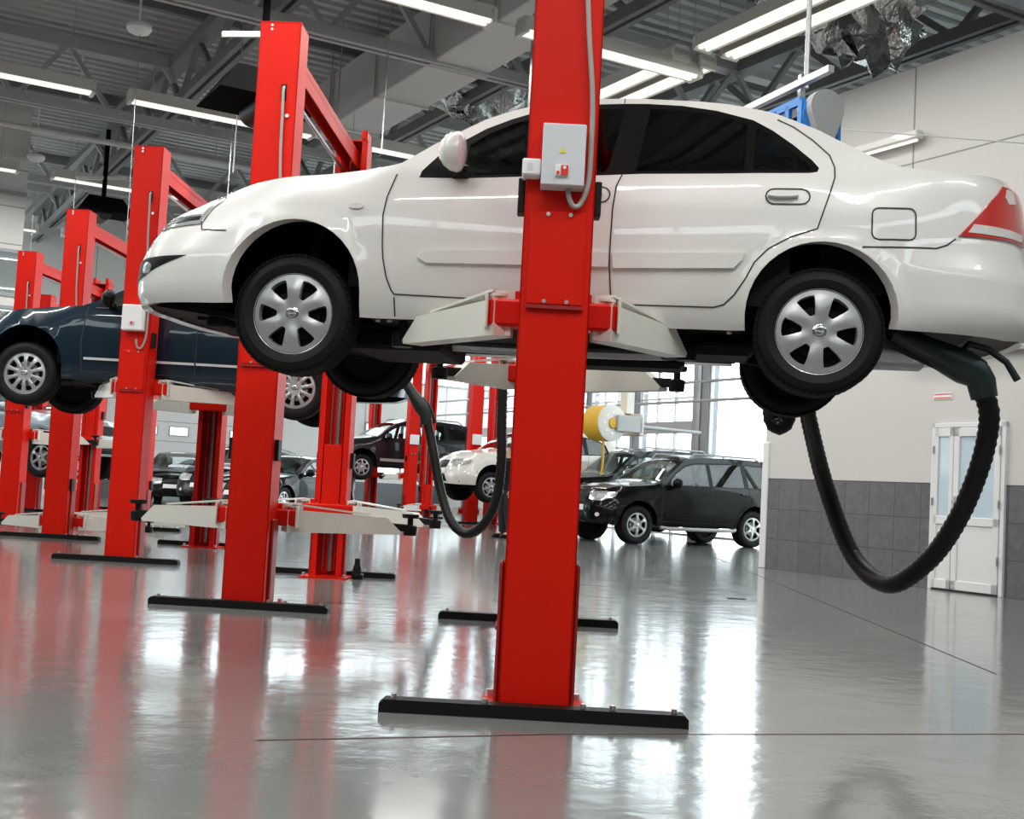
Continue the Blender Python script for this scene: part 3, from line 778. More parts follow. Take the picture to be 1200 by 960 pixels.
    # glass panes inside the black frame
    def clip(x0, x1, x0t, x1t):
        top = []; bot = []
        n = 14
        def edge(x):
            ys = []
            for a, b in zip(dlo, dlo[1:] + [dlo[0]]):
                if (a[0] - x) * (b[0] - x) <= 0 and a[0] != b[0]: ys.append(lerp(a[1], b[1], (x - a[0]) / (b[0] - a[0])))
            return min(ys), max(ys)
        for i in range(n + 1):
            x = lerp(x0, x1, i / n); bot.append((x, edge(x)[0] + .022))
            x = lerp(x0t, x1t, i / n); top.append((x, edge(x)[1] - .03))
        top = [(x, max(z, bot[i][1] + .01)) for i, (x, z) in enumerate(top)]
        return bot + top[::-1]
    gl = [('front_window', clip(dlo[0][0] + .14, pil[0][0], dlo[0][0] + .16, pil[0][0] + .02)), ('rear_window', clip(pil[0][1], pil[1][0], pil[0][1] + .02, pil[1][0])),
          ('quarter_window', clip(pil[1][1], max(p[0] for p in dlo) - .07, pil[1][1], max(p[0] for p in dlo) - .1))]
    A = [(-wb / 2, Rt + .02, ra), (wb / 2, Rt + .02, ra)]
    dz = sill + .09
    seams = [[(f1, dz), (f1 - .02, .6), (f1 + .02, zb - .02)], [(f2, dz), (f2, zb)], [(f1, dz), (wb / 2 - ra - .05, dz)], [(wb / 2 - ra - .02, dz), (wb / 2 - ra, .6), (f3 - .06, .8), (f3, zb - .1), (f3 + .02, zb + .04)], [(xn + .52, zn - .25), (-wb / 2 - ra, zn - .3)], [(xt - .42, .6), (wb / 2 + ra, .6)]]
    hx = sk.s_of_x(xn + .12)
    tx = sk.s_of_x(xt - .1)
    P = [('headlight', [(hx - .28, zn - .17), (hx, zn - .19), (hx + .34, zn - .10), (hx + .40, zn - .02), (hx + .1, zn + .0), (hx - .28, zn - .02)], 'lamp_chrome', dict(off=.006, rim=.012)),
         ('headlight_bezel', [(hx - .1, zn - .14), (hx + .08, zn - .15), (hx + .12, zn - .05), (hx - .1, zn - .05)], 'trim_grey', dict(off=.010, rim=.006)),
         ('grille', [(sk.s0, zn - .22), (hx - .36, zn - .2), (hx - .34, zn - .04), (sk.s0, zn - .03)], 'trim_black', dict(off=.006, rim=.012)),
         ('lower_grille', [(sk.s0, sill + .06), (hx - .3, sill + .06), (hx - .38, sill + .22), (sk.s0, sill + .24)], 'trim_black', dict(off=.006, rim=.012)),
         ('fog_lamp', [(hx - .02 + .05 * math.cos(q * math.pi / 6), sill + .17 + .04 * math.sin(q * math.pi / 6)) for q in range(12)], 'lamp_clear', dict(off=.006, rim=.01, grid=.03)),
         ('licence_plate', [(sk.s0, sill + .24), (sk.s0 + .25, sill + .24), (sk.s0 + .25, sill + .345), (sk.s0, sill + .345)], 'plate_white', dict(off=.02, rim=.014)),
         ('door_handle', [(f2 - .24, zb - .11), (f2 - .24, zb - .085), (f2 - .08, zb - .085), (f2 - .08, zb - .11)], 'chrome' if kind == 'sedan' else paint, dict(off=.03, rim=.03, grid=None)),
         ('door_handle', [(f3 - .22, zb - .10), (f3 - .22, zb - .075), (f3 - .06, zb - .075), (f3 - .06, zb - .10)], 'chrome' if kind == 'sedan' else paint, dict(off=.03, rim=.03, grid=None)),
         ('licence_plate', [(sk.s1 - .26, .60), (sk.s1 - .26, .71), (sk.s1, .71), (sk.s1, .60)], 'plate_white', dict(off=.01, rim=.012))]
    if kind == 'sedan':
        P += [('tail_light', [(tx - .30, .86), (tx - .34, .93), (tx + .02, 1.01), (tx + .42, 1.01), (tx + .42, .84), (tx, .80)], 'lamp_red', dict(off=.008, rim=.014)),
              ('tail_light_lens', [(tx - .1, .87), (tx - .1, .92), (tx + .30, .93), (tx + .30, .87)], 'lamp_clear', dict(off=.012, rim=.01)),
              ('chrome_strip', [(-.78, .405), (-.78, .43), (f2 - .01, .43), (f2 - .01, .405)], 'bright_trim', dict(off=.014, rim=.014, grid=None)),
              ('chrome_strip', [(f2 + .01, .405), (f2 + .01, .43), (.92, .43), (.92, .405)], 'bright_trim', dict(off=.014, rim=.014, grid=None)),
              ('chrome_strip', [(tx - .1, .52), (tx - .1, .545), (sk.s1, .545), (sk.s1, .52)], 'bright_trim', dict(off=.014, rim=.014, grid=.1))]
        # bright waist line below the glass
        P += [('waist_trim', [(-.70, .945), (-.70, .958), (.5, .986), (1.55, 1.0), (1.55, .986), (.5, .972)], 'chrome', dict(off=.008, rim=.008, grid=None))]
    else:
        P += [('tail_light', [(tx - .16, zb - .22), (tx - .16, zb + .12), (tx + .06, zb + .16), (tx + .16, zb - .1), (tx + .10, zb - .24)], 'lamp_red', dict(off=.010, rim=.016)),
              ('side_moulding', [(f1 + .05, sill + .16), (f1 + .05, sill + .24), (f2 - .02, sill + .24), (f2 - .02, sill + .16)], paint if kind == 'suv' else 'trim_grey', dict(off=.016, rim=.016, grid=.1)),
              ('side_moulding', [(f2 + .02, sill + .16), (f2 + .02, sill + .24), (f3 - .3, sill + .24), (f3 - .3, sill + .16)], paint if kind == 'suv' else 'trim_grey', dict(off=.016, rim=.016, grid=.1))]
    sp = dict(skin=sk, arches=A, rail=rail, dlo=dlo, glass=gl, cuts=cuts, sill=sill, nb=sill + .02, tb=sill + .05, zbn=sill, zbt=sill + .02, paint=paint, glassmat='glass_car', doorz=dz,
              top=[('hood', paint, 'n', ws[0]), ('windshield', 'glass', ws[0], ws[1]), ('roof', paint, ws[1], ws[2]), ('rear_windshield', 'glass', ws[2], ws[3]), ('tailgate_top', paint, ws[3], 't')],
              seams=seams, patches=P, belt=zb, axles=(-wb / 2, wb / 2), wheel=wk, droop=0, seatx=(-.05, .9), seatz=seatz, mirror=(dlo[0][0] + .2, W + .09, zb + .06), grid=.11, kind=kind, seamw=.010)
    return sp
def suv_extras(root, sp, steps=True, rails=True):
    W = sp['skin'].W; k = sp['kind']; f1 = -.9
    if steps:
        for sg in (-1, 1):
            m = MB(); m.tube([(f1, sg * (W - .03), sp['sill'] - .02), (f1 + .15, sg * (W + .04), sp['sill'] - .04), (.85, sg * (W + .04), sp['sill'] - .04), (.95, sg * (W - .03), sp['sill'] - .02)], .035, 'trim_grey', 8)
            m.build('side_step', root)
    if rails:
        y = W - .045 - .42 * (.6 if k == 'suv' else .5); z = (1.80 if k == 'suv' else 1.70)
        for sg in (-1, 1):
            m = MB(); m.tube([(-.05, sg * y, z - .08), (.05, sg * y, z), (1.6, sg * y, z), (1.75, sg * y, z - .08)], .018, 'trim_grey', 8)
            m.tube([(.8, sg * y, z), (.8, sg * y, z - .08)], .014, 'trim_grey', 8)
            m.build('roof_rail', root)
# ------------------------------------------------------------------ two-post lifts
def make_lift(name, near, far, carriage_z, arms_near, arms_far, label, box=None, conduit=True, group=None, Ht=4.18, pump=False, low_detail=False):
    """near/far: floor points of the two posts; arms: list of (pad_x, pad_y) in lift frame measured from each post (y towards the other post)"""
    a, b = Vector((*near, 0)), Vector((*far, 0)); d = b - a; S = d.length; yaw = math.atan2(d.y, d.x) - math.pi / 2
    root = empty(name, a, yaw, label, 'vehicle lift', group)
    for which in (0, 1):
        sg = 1 if which == 0 else -1      # inward direction
        y0 = 0 if which == 0 else S
        def Y(y): return y0 + sg * y
        # post: C section open inwards, outer face at Y(-.13)
        p = MB(); w = .148
        p.span((-w, Y(-.13), 0.012), (w, Y(-.118), Ht), 'lift_red', bev=.004)
        for s in (-1, 1):
            p.span((s * w, Y(-.13), 0.012), (s * (w - .012), Y(.13), Ht), 'lift_red', bev=.004)
            p.span((s * w, Y(.118), 0.012), (s * (w - .055), Y(.13), Ht), 'lift_red', bev=.003)
            p.span((s * (w + .022), Y(-.05), 0.012), (s * w, Y(.10), .62), 'lift_dark_red', bev=.01)       # stiffener at the foot
        p.span((-w, Y(-.13), Ht - .012), (w, Y(.13), Ht), 'lift_red')
        post = p.build('post', root)
        # inside of the post: screw, ropes
        q = MB()
        q.tube([(0, Y(-.05), .05), (0, Y(-.05), Ht - .1)], .024, 'galvanised', 8)
        q.tube([(.07, Y(-.06), .05), (.07, Y(-.06), Ht - .1)], .006, 'galvanised', 6)
        q.tube([(-.07, Y(-.06), .05), (-.07, Y(-.06), Ht - .1)], .006, 'galvanised', 6)
        q.span((-.045, Y(-.11), .05), (.045, Y(-.075), Ht - .2), 'lift_red')
        q.build('lifting_screw', post)
        # foot: steel base plate with black rubber-edged bar
        f = MB()
        f.span((-.22, Y(-.2), 0), (.22, Y(.26), .014), 'lift_red')
        for s in (-1, 1):
            for yy in (-.16, .2):
                f.lathe([(.0, .0), (.017, .0), (.017, .03), (.0, .03)], 'bolt', (s * .19, Y(yy), .014), n=6)
        f.build('base_plate', post)
        g = MB(); yb = -.20 if which == 0 else -.17
        g.prism([(-.625, 0), (-.625, .035), (-.605, .052), (.605, .052), (.625, .035), (.625, 0)], Y(yb - .045), Y(yb + .045), 'black_steel')
        for s in (-.57, -.2, .2, .32, .57): g.lathe([(0, 0), (.012, 0), (.012, .018), (0, .018)], 'bolt', (s, Y(yb), .052), n=6)
        g.build('foot_bar', root)
        # carriage: slider plate inside and cross tube
        c = MB(); cz = carriage_z
        c.span((-.085, Y(-.07), cz - .05), (.085, Y(.14), cz + .62), 'lift_red', bev=.01)
        c.span((-.285, Y(.12), cz - .06), (.285, Y(.25), cz + .06), 'lift_red', bev=.012)
        for s in (-1, 1):
            c.span((s * .17, Y(.15), cz + .055), (s * .12, Y(.2), cz + .10), 'lift_red')
            c.span((s * .285, Y(.10), cz - .075), (s * .30, Y(.28), cz + .085), 'arm_white', bev=.004)
            c.tube([(s * .235, Y(.19), cz - .08), (s * .235, Y(.19), cz + .085)], .035, 'galvanised', 12)
            c.lathe([(0, 0), (.048, 0), (.048, .014), (0, .014)], 'arm_white', (s * .235, Y(.19), cz + .075), n=16)
            for t in (-.05, .05): c.lathe([(0, 0), (.01, 0), (.01, .012), (0, .012)], 'bolt', (s * .10, Y(.23), cz + .058), n=6)
        c.build('carriage', root)
        for s in (-1, 1):
            k = MB(); k.span((s * (w + .030), Y(-.09), cz + .40), (s * (w + .001), Y(.0), cz + .55), 'black_steel', bev=.004); k.build('slide_block', post)
        # arms
        for (px, py) in (arms_near if which == 0 else arms_far):
            s = 1 if px > 0 else -1
            A = Vector((s * .245, Y(.19), cz)); B = Vector((px, Y(py), cz)); dr = (B - A).normalized(); L = (B - A).length
            m = MB(); sd = Vector((-dr.y, dr.x, 0)); M = Matrix((dr, sd, Vector((0, 0, 1)))).transposed().to_4x4(); M.translation = A
            e = L - .15
            # outer sleeve, tapering downwards like a folded box
            prof = [(-.05, -.105), (-.05, .055), (.04, .055), (e - .06, .03), (e + .06, -.075), (e + .05, -.095)]
            n = len(prof)
            vs = [(x, -.055, z) for x, z in prof] + [(x, .055, z) for x, z in prof]
            m.add(vs, [list(range(n))[::-1], [n + i for i in range(n)]] + [(i, (i + 1) % n, (i + 1) % n + n, i + n) for i in range(n)], 'arm_white', M)
            # tie strut above the arm
            m.beam(A + dr * (-.02) + Vector((0, 0, .10)), A + dr * (e * .75) + Vector((0, 0, .045)), .09, .012, 'arm_white')
            m.beam(A + dr * (-.03) + Vector((0, 0, -.10)), A + dr * (-.03) + Vector((0, 0, .10)), .09, .02, 'arm_white')
            arm = m.build('arm', root)
            t = MB(); t.beam(A + dr * (e - .1) + Vector((0, 0, -.035)), A + dr * (L - .03) + Vector((0, 0, -.045)), .08, .055, 'black_steel', bev=.006)
            t.build('arm_extension', arm)
            pd = MB(); zt = S_pad.get(name, .06)
            pd.tube([B + Vector((0, 0, -.085)), B + Vector((0, 0, zt - .02))], .022, 'black_steel', 12)
            pd.lathe([(0, -.10), (.05, -.10), (.055, -.03), (.03, -.02), (0, -.02)], 'black_steel', B, n=16)
            pd.lathe([(0, zt - .03), (.06, zt - .03), (.065, zt - .01), (.065, zt), (0, zt)], 'rubber', B, n=20)
            pd.build('arm_pad', arm)
        if which == 0 and not low_detail:
            cv = MB(); cv.span((-.118, Y(-.131), 1.70), (.118, Y(-.146), 2.10), 'lift_red', bev=.006)
            cv.span((-.118, Y(-.131), 1.685), (.118, Y(-.15), 1.70), 'lift_dark_red')  # dark red strip painted in as the shadow below the cover
            for sx in (-.045, .05):
                for zz in (1.715, 2.085): cv.lathe([(0, 0), (.009, 0), (.009, .008), (0, .008)], 'bolt', (sx, -.146, zz), n=8, M=Matrix.Rotation(R(90), 4, 'X'))
            cv.build('cover_plate', post)
        if which == 0 and conduit:
            sl = MB(); sl.span((.035, -.1315, 3.60), (.075, -.1335, 3.72), 'black_steel'); sl.build('cable_slot', post)
            cd = MB()
            cd.tube(spline([(.055, -.10, 3.70), (.055, -.150, 3.68), (.06, -.155, 3.5), (.065, -.150, 3.2), (.085, -.150, 2.9), (.115, -.150, 2.6), (.120, -.152, 2.38), (.115, -.158, 2.22), (.085, -.165, 2.13), (.055, -.175, 2.12), (.035, -.18, 2.16), (.03, -.18, 2.21)]), .011, 'conduit', 10)
            cd.lathe([(0, 0), (.014, 0), (.014, .01), (0, .01)], 'bolt', (.09, -.132, 3.49), n=8, M=Matrix.Rotation(R(90), 4, 'X'))
            cd.build('conduit', root)
        for s, zz in ((-.06, Ht - .06), (-.06, Ht - .03)):
            hb = MB(); hb.lathe([(0, 0), (.010, 0), (.010, .006), (0, .006)], 'bolt', (s, Y(-.131), zz), n=8, M=Matrix.Rotation(R(90) * sg, 4, 'X')); hb.build('bolt', post)
        if which == 1:
            lg = MB()
            for s in (-1, 1): lg.span((s * .14, Y(-.1), Ht), (s * .085, Y(.14), Ht + .10), 'lift_red', bev=.012)
            lg.build('top_bracket', post)
        if which == 1 and pump:
            pm = MB(); pm.lathe([(0, 0), (.035, 0), (.04, .1), (.025, .14), (.025, .19), (0, .19)], 'black_steel', (.29, Y(.08), 0), n=12); pm.span((.25, Y(.02), .0), (.35, Y(.14), .05), 'black_steel', bev=.01); pm.build('valve', root)
    if box == 'grey':
        b = MB(); b.span((-.085, -.131, 2.19), (.095, -.235, 2.45), 'box_grey', bev=.004); o = b.build('control_box', root)
        s = MB(); s.prism([(-.014, 2.325), (.014, 2.325), (0, 2.352)], -.236, -.2375, 'yellow_sticker'); s.build('warning_sticker', o, 'yellow triangular sticker')
        s = MB(); s.span((-.028, -.2355, 2.225), (.028, -.244, 2.275), 'box_white', bev=.003); s.span((-.004, -.244, 2.228), (.027, -.250, 2.272), 'red_switch', bev=.004)
        for q in (2.238, 2.260): s.lathe([(0, 0), (.007, 0), (.007, .008), (0, .008)], 'red_switch' if q < 2.25 else 'box_white', (-.016 if q < 2.25 else .011, -.246, q), n=10, M=Matrix.Rotation(R(90), 4, 'X'))
        s.build('switch', o, 'red and white push switch')
        s = MB(); s.span((-.165, -.10, 2.235), (-.087, -.205, 2.305), 'box_white', bev=.006); s.span((-.145, -.2055, 2.255), (-.12, -.207, 2.285), 'box_grey'); s.build('junction_box', o)
    elif box == 'white':
        b = MB(); b.span((-.11, -.131, 2.29), (.10, -.245, 2.545), 'box_white', bev=.008); o = b.build('control_box', root)
        s = MB(); s.span((-.03, -.246, 2.34), (.02, -.252, 2.385), 'box_grey', bev=.003); s.lathe([(0, 0), (.012, 0), (.012, .01), (0, .01)], 'red_switch', (-.005, -.252, 2.362), n=10, M=Matrix.Rotation(R(90), 4, 'X')); s.build('switch', o)
    elif box == 'small':
        b = MB(); b.span((-.12, -.131, 1.96), (.12, -.22, 2.22), 'box_white', bev=.008); b.build('control_box', root)
    # overhead beam
    m = MB(); x = .0
    m.span((x - .055, .0, Ht - .16), (x + .055, S, Ht - .15), 'lift_dark_red')
    for s in (-1, 1): m.span((x + s * .055, .0, Ht - .26), (x + s * .045, S, Ht - .10), 'lift_red')
    m.build('overhead_beam', root)
    m = MB(); m.tube([(-.10, .1, Ht - .27), (-.10, S - .1, Ht - .27)], .018, 'galvanised', 8)
    m.build('overhead_pipe', root)
    return root
S_pad = {}
# ================================================================== THE HALL
UB_ = 27.6
V0, V1, U0, U1, ZC = -9.0, 21.5, -7.0, 38.0, 8.6
def hall(mb, name, label=None, parent=None):
    o = mb.build(name, parent, label); 
    if not parent: o.rotation_euler.z = HALL
    return o
m = MB(); m.span((V0 - 4, U0 - 6, -.2), (V1 + 14, U1, 0), 'epoxy_floor'); struct(hall(m, 'floor'))
# right hand office block: white wall above grey tiles, free end towards the hall
VW, UE = 11.8, 13.35
m = MB()
m.span((VW, -9, 1.27), (VW + .3, UE, 6.55), 'wall_upper'); m.span((VW - .012, -9, 0), (VW + .3, UE, 1.27), 'grey_tile')
m.span((VW + .3, UE - .3, 0), (V1, UE, 6.55), 'wall_upper'); m.span((VW + .29, -9, 6.45), (V1, UE, 6.55), 'wall_upper')
# panel joints of the upper wall
for uu in (-3.6, 1.2, 6.0, 10.8): m.span((VW - .006, uu, 2.95), (VW + .01, uu + .02, 6.55), 'wall_line')
m.span((VW - .006, -9, 5.30), (VW + .01, UE, 5.315), 'wall_line'); m.span((VW - .006, -9, 2.93), (VW + .01, UE, 2.95), 'wall_line')
struct(hall(m, 'wall_right'))
m = MB(); m.span((VW - .03, UE - .10, 0), (VW + .32, UE + .03, 1.78), 'pvc', bev=.01); struct(hall(m, 'trim_1'))
m = MB(); m.span((VW - .16, -9, 2.84), (VW, UE - 2.6, 2.93), 'wall_white', bev=.01); m.span((VW - .14, -9, 2.80), (VW, UE - 2.62, 2.842), 'reel_grey'); m.prism([(10.51, 2.93), (9.43, 3.15), (8.2, 3.5), (8.2, 2.93)], VW - .14, VW, 'wall_white', axis='x'); struct(hall(m, 'trim_2'))
# door in the tiled wall
def door(ua, ub, top):
    d = MB(); v = VW - .05
    t = .055
    d.span((v, ua, 0), (v + .07, ua + t, top), 'pvc', bev=.005); d.span((v, ub - t, 0), (v + .07, ub, top), 'pvc', bev=.005); d.span((v, ua, top - t), (v + .07, ub, top), 'pvc', bev=.005)
    o = struct(hall(d, 'door_1'))
    w = ub - ua - 2 * t; sp = ub - t - w * .30        # narrow leaf on the far side
    for a, b in ((ua + t, sp), (sp, ub - t)):
        l = MB(); q = .085 if b - a > .4 else .06; vv = v - .012
        l.span((vv, a + .004, .02), (vv + .06, a + q, top - t - .004), 'pvc', bev=.006); l.span((vv, b - q, .02), (vv + .06, b - .004, top - t - .004), 'pvc', bev=.006)
        l.span((vv, a + .004, top - t - .11), (vv + .06, b - .004, top - t - .004), 'pvc', bev=.006); l.span((vv, a + .004, .02), (vv + .06, b - .004, .13), 'pvc', bev=.006)
        l.span((vv, a + .004, .78), (vv + .06, b - .004, .88), 'pvc', bev=.006); l.span((vv + .02, a + .02, .1), (vv + .05, b - .02, .8), 'pvc')
        lo = l.build('door_leaf', o)
        g = MB(); g.span((vv + .025, a + q - .01, .86), (vv + .035, b - q + .01, top - t - .1), 'frosted_pane'); g.build('pane', lo)
        hg = MB()
        e = ub - t if b > sp + .01 else ua + t
        for z in (.35, 1.0, 1.62): hg.tube([(vv - .012, e, z), (vv - .012, e, z + .09)], .012, 'galvanised', 8)
        hg.build('hinge', lo)
        if b - a > .4:
            h = MB(); h.span((vv - .01, b - .055, .95), (vv, b - .025, 1.12), 'galvanised', bev=.003); h.tube([(vv - .005, b - .04, 1.05), (vv - .05, b - .04, 1.05), (vv - .05, b - .16, 1.05)], .009, 'galvanised', 8); h.build('handle', lo)
door(9.27, 10.33, 1.99)
m = MB(); m.span((VW - .012, 10.08, 2.28), (VW + .0, 10.36, 2.36), 'plate_white', bev=.002)
so = hall(m, 'wall_sign'); tag(so, 'small white sign with red stripes on the wall above the glazed door', 'sign')
m = MB(); m.span((VW - .0135, 10.09, 2.335), (VW - .011, 10.35, 2.350), 'sign_red'); m.span((VW - .0135, 10.09, 2.29), (VW - .011, 10.35, 2.305), 'sign_red'); m.build('stripe', so, 'red stripes')
# wall light on the upper wall
e = empty('wall_light', H(VW - .12, 11.35, 5.62), HALL, 'short grey tube light fitting on the upper right wall beside the hose reel', 'light')
m = MB(); m.span((-.07, -.75, -.06), (.07, .55, .05), 'fixture', bev=.015); m.build('housing', e)
m = MB(); m.tube([(0, -.7, -.07), (0, .5, -.07)], .022, 'tube_lamp', 10); m.build('tube', e); m = MB(); m.span((-.01, -.3, -.01), (.12, -.22, .01), 'steel_frame'); m.build('bracket', e)
# pipes on the far right wall
for i, (z, r, mm, nm) in enumerate(((4.02, .012, 'truss_grey', 'thin upper pipe'), (3.86, .03, 'steel_frame', 'thick grey pipe'), (3.42, .009, 'truss_grey', 'thin middle pipe'), (3.22, .009, 'truss_grey', 'thin lower pipe'), (3.05, .009, 'truss_grey', 'lowest thin pipe'))):
    m = MB(); m.tube([(VW - .08, 0, z), (VW - .08, 9.95, z)], r, mm, 8)
    for q in (2, 5, 8): m.span((VW - .08, q, z - .01), (VW, q + .03, z + .01), mm)
    tag(hall(m, 'wall_pipe'), nm + ' running along the upper right wall behind the boot of the white car', 'pipe')
m = MB(); m.tube([H(VW - .9, 12.2, 5.95), H(VW - .5, 8.2, 4.85), H(VW - .4, 3.5, 3.9)], .008, 'truss_grey', 6); tag(m.build('stay_wire'), 'thin dark stay wire sloping down across the upper right wall', 'wire')
# end wall (perpendicular to the row of lifts)
m = MB()
m.span((V0, U1, 1.1), (9.2, U1 + .3, ZC), 'wall_white'); m.span((V0, U1 - .01, 0), (V1, U1 + .3, .88), 'dado_grey')
m.span((9.2, U1, 2.9), (V1, U1 + .3, 4.3), 'wall_white'); m.span((9.2, U1, 6.8), (V1, U1 + .3, ZC), 'wall_white'); m.span((V0, U1 - .02, .88), (V1, U1 + .3, 1.12), 'wall_white')
m.span((9.2, U1, 1.1), (16.0, U1 + .3, 2.9), 'wall_white')
for q in range(-8, 22, 3): m.span((q, U1 - .004, 1.1), (q + .02, U1, ZC), 'wall_line')
struct(hall(m, 'wall_back'))
for nm, (a, b), (c, d) in (('wall_front', (V0 - .3, U0 - .3), (V1, U0)), ('wall_near_side', (V0 - .3, U0), (V0, UB_))):  # unseen closing walls, put in to reduce the frontal light
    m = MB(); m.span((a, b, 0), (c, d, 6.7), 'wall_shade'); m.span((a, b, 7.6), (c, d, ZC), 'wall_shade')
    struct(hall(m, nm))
def window(n, a, b, z0, z1, plane, nx, nz, fr='steel_frame', axis='end', pane='glass_pane', t=.07):
    m = MB()
    def S(p0, p1, z_0, z_1, d0, d1, mm, mb=None):
        mb = mb or m
        if axis == 'end': mb.span((p0, plane + d0, z_0), (p1, plane + d1, z_1), mm)
        else: mb.span((plane + d0, p0, z_0), (plane + d1, p1, z_1), mm)
    for i in range(nx + 1):
        x = lerp(a, b - t, i / nx); S(x, x + t, z0, z1, -.04, .06, fr)
    for j in range(nz + 1):
        z = lerp(z0, z1 - t, j / nz); S(a, b, z, z + t, -.035, .055, fr)
    o = struct(hall(m, 'window_%d' % n))
    g = MB(); S(a, b, z0, z1, .01, .02, pane, g); g.build('pane', o)
    return o
window(1, 16.0, V1, 1.12, 2.9, U1, 4, 1)
window(2, 9.2, V1, 4.3, 6.8, U1, 8, 1)
for i, q in enumerate((-3.2, -.2, 2.6)): 
    pass
# high windows at the left of the end wall, set in front of the wall as a lean-to bay
UB = 27.6
m = MB(); m.span((V0, UB, 5.4), (3.55, UB + .2, ZC), 'wall_white'); m.span((V0, UB, 0), (.8, UB + .2, 2.2), 'wall_white')
m.span((V0, UB, 4.2), (3.55, UB + .2, 4.4), 'wall_white')
for q in (-1.0, .55, 2.1): m.span((q, UB - .05, 2.2 if q < .8 else 4.3), (q + .14, UB + .2, ZC), 'wall_white')
for z in (5.5, 6.3, 7.1): m.span((V0, UB - .005, z), (3.55, UB, z + .02), 'wall_line')
m.span((V0, UB - .08, 6.55), (3.55, UB, 6.63), 'truss_grey')
struct(hall(m, 'wall_left'))
window(3, V0, 3.55, 4.4, 5.4, UB, 8, 1, fr='steel_frame')
window(4, V0, 3.55, 2.9, 4.2, UB, 8, 1, fr='steel_frame')
window(10, V0, V1, 6.7, 7.6, U0, 10, 1)  # this and the next band are unseen, added for high frontal light
window(11, U0, UB, 6.7, 7.6, V0, 12, 1, axis='side')
# sectional doors in the end wall with small windows
for n, (a, b) in ((2, (8.2, 12.2)), (3, (3.4, 7.4))):
    m = MB(); m.span((a, U1 - .06, 0), (b, U1 - .02, 3.6), 'pvc')
    for z in (.6, 1.2, 1.8, 2.4, 3.0): m.span((a, U1 - .064, z), (b, U1 - .06, z + .02), 'wall_line')
    for q in (a - .1, b): m.span((q, U1 - .10, 0), (q + .1, U1 - .01, 3.7), 'steel_frame')
    d = struct(hall(m, 'door_%d' % n))
    for i in range(4):
        x = a + .35 + i * .95; w = MB(); w.span((x, U1 - .075, 1.98), (x + .62, U1 - .064, 2.28), 'steel_frame'); w.build('window_frame', d)
        w = MB(); w.span((x + .04, U1 - .08, 2.01), (x + .58, U1 - .076, 2.25), 'sky_pane'); w.build('pane', d)
# outer wall with glazed sectional doors, parallel to the row of lifts
VS = 19.0
m = MB(); m.span((VS, UE, 6.9), (VS + .3, U1, ZC), 'wall_white'); m.span((VS, 33.5, 0), (VS + .3, U1, 1.1), 'wall_white')
struct(hall(m, 'wall_side'))
posts = (13.6, 23.55, 26.45, 28.8, 31.5, 36.0)
for i, uu in enumerate(posts):
    w = (.3, .6, .35, .2, .3, .3)[i]
    m = MB(); m.span((VS - .1, uu, 0), (VS + .25, uu + w, 6.9), 'steel_frame', bev=.02); m.span((VS - .14, uu + w * .4, 0), (VS - .1, uu + w * .6, 6.9), 'galvanised')
    struct(hall(m, 'trim_%d' % (3 + i)))
for i in range(5):
    a, b = posts[i] + (.3, .6, .35, .2, .3)[i], posts[i + 1]
    o = window(5 + i, a, b, 0, 6.9, VS, 3, 1 if i == 0 else 4, fr='pvc', axis='side', t=.04)
    if i == 0: continue
    s = MB(); s.span((VS - .06, a, 2.55), (VS + .05, b, 2.85), 'reel_grey'); s.span((VS - .02, a, 5.0), (VS + .03, b, 5.2), 'reel_grey'); s.build('door_section', o)
# pipes in front of the glazing
for z, vv, nm in ((3.75, VS - .5, 'upper'), (3.22, VS - 1.0, 'lower')):
    m = MB(); m.tube([(vv, UE + .5, z), (vv, U1 - .5, z)], .035, 'truss_grey', 8)
    for q in (16, 20.5, 25, 29.5, 34): m.span((vv - .01, q, z), (vv + .01, q + .03, z + .6), 'truss_grey')
    tag(hall(m, 'compressed_air_pipe'), nm + ' of two grey pipes hanging in front of the bright window wall', 'pipe')
# ground outside
m = MB(); m.span((V0 - 30, U1 + .3, -.25), (V1 + 60, U1 + 60, -.05), 'exterior'); m.span((V1 + 14, U0 - 20, -.25), (V1 + 60, U1 + .3, -.05), 'exterior'); struct(hall(m, 'trim_20'))
# ------------------------------------------------------------------ roof
m = MB(); pitch = .30; v0, v1 = V0, V1
n = int((U1 - U0) / pitch); vs, fs = [], []
for i in range(n):
    u = U0 + i * pitch
    for du, z in ((0, ZC), (.13, ZC), (.16, ZC + .09), (.27, ZC + .09)):
        vs += [(v0, u + du, z), (v1, u + du, z)]
vs += [(v0, U1, ZC), (v1, U1, ZC)]
fs = [(2 * i, 2 * i + 1, 2 * i + 3, 2 * i + 2) for i in range(len(vs) // 2 - 1)]
m.add(vs, fs, 'deck_metal')
m.span((v0, U0, ZC + .12), (v1, U1, ZC + .3), 'truss_dark')
struct(hall(m, 'ceiling'))
def truss(name, a, b, zb, zt, label, group, w=.10, mm='truss_grey', bay=1.55):
    A, B = Vector((*a, 0)), Vector((*b, 0)); L = (B - A).length; d = (B - A) / L; sd = Vector((-d.y, d.x, 0))
    e = empty(name, H(A.x, A.y, zb), HALL, label, 'truss', group)
    def P(t, z, o=0): q = d * t + sd * o; return Vector((q.x, q.y, z - zb))
    c = MB(); 
    for o in (-.08, .08): c.beam(P(0, zb, o), P(L, zb, o), w * .55, w * 1.1, mm)
    c.build('bottom_chord', e)
    c = MB(); c.beam(P(0, zt), P(L, zt), w * 1.8, w * 1.2, mm); c.build('top_chord', e)
    c = MB(); n = max(2, int(L / bay)); st = L / n
    for i in range(n):
        c.beam(P(i * st, zb), P((i + .5) * st, zt), w * .55, w * .55, mm); c.beam(P((i + .5) * st, zt), P((i + 1) * st, zb), w * .55, w * .55, mm)
    c.build('web', e)
    return e
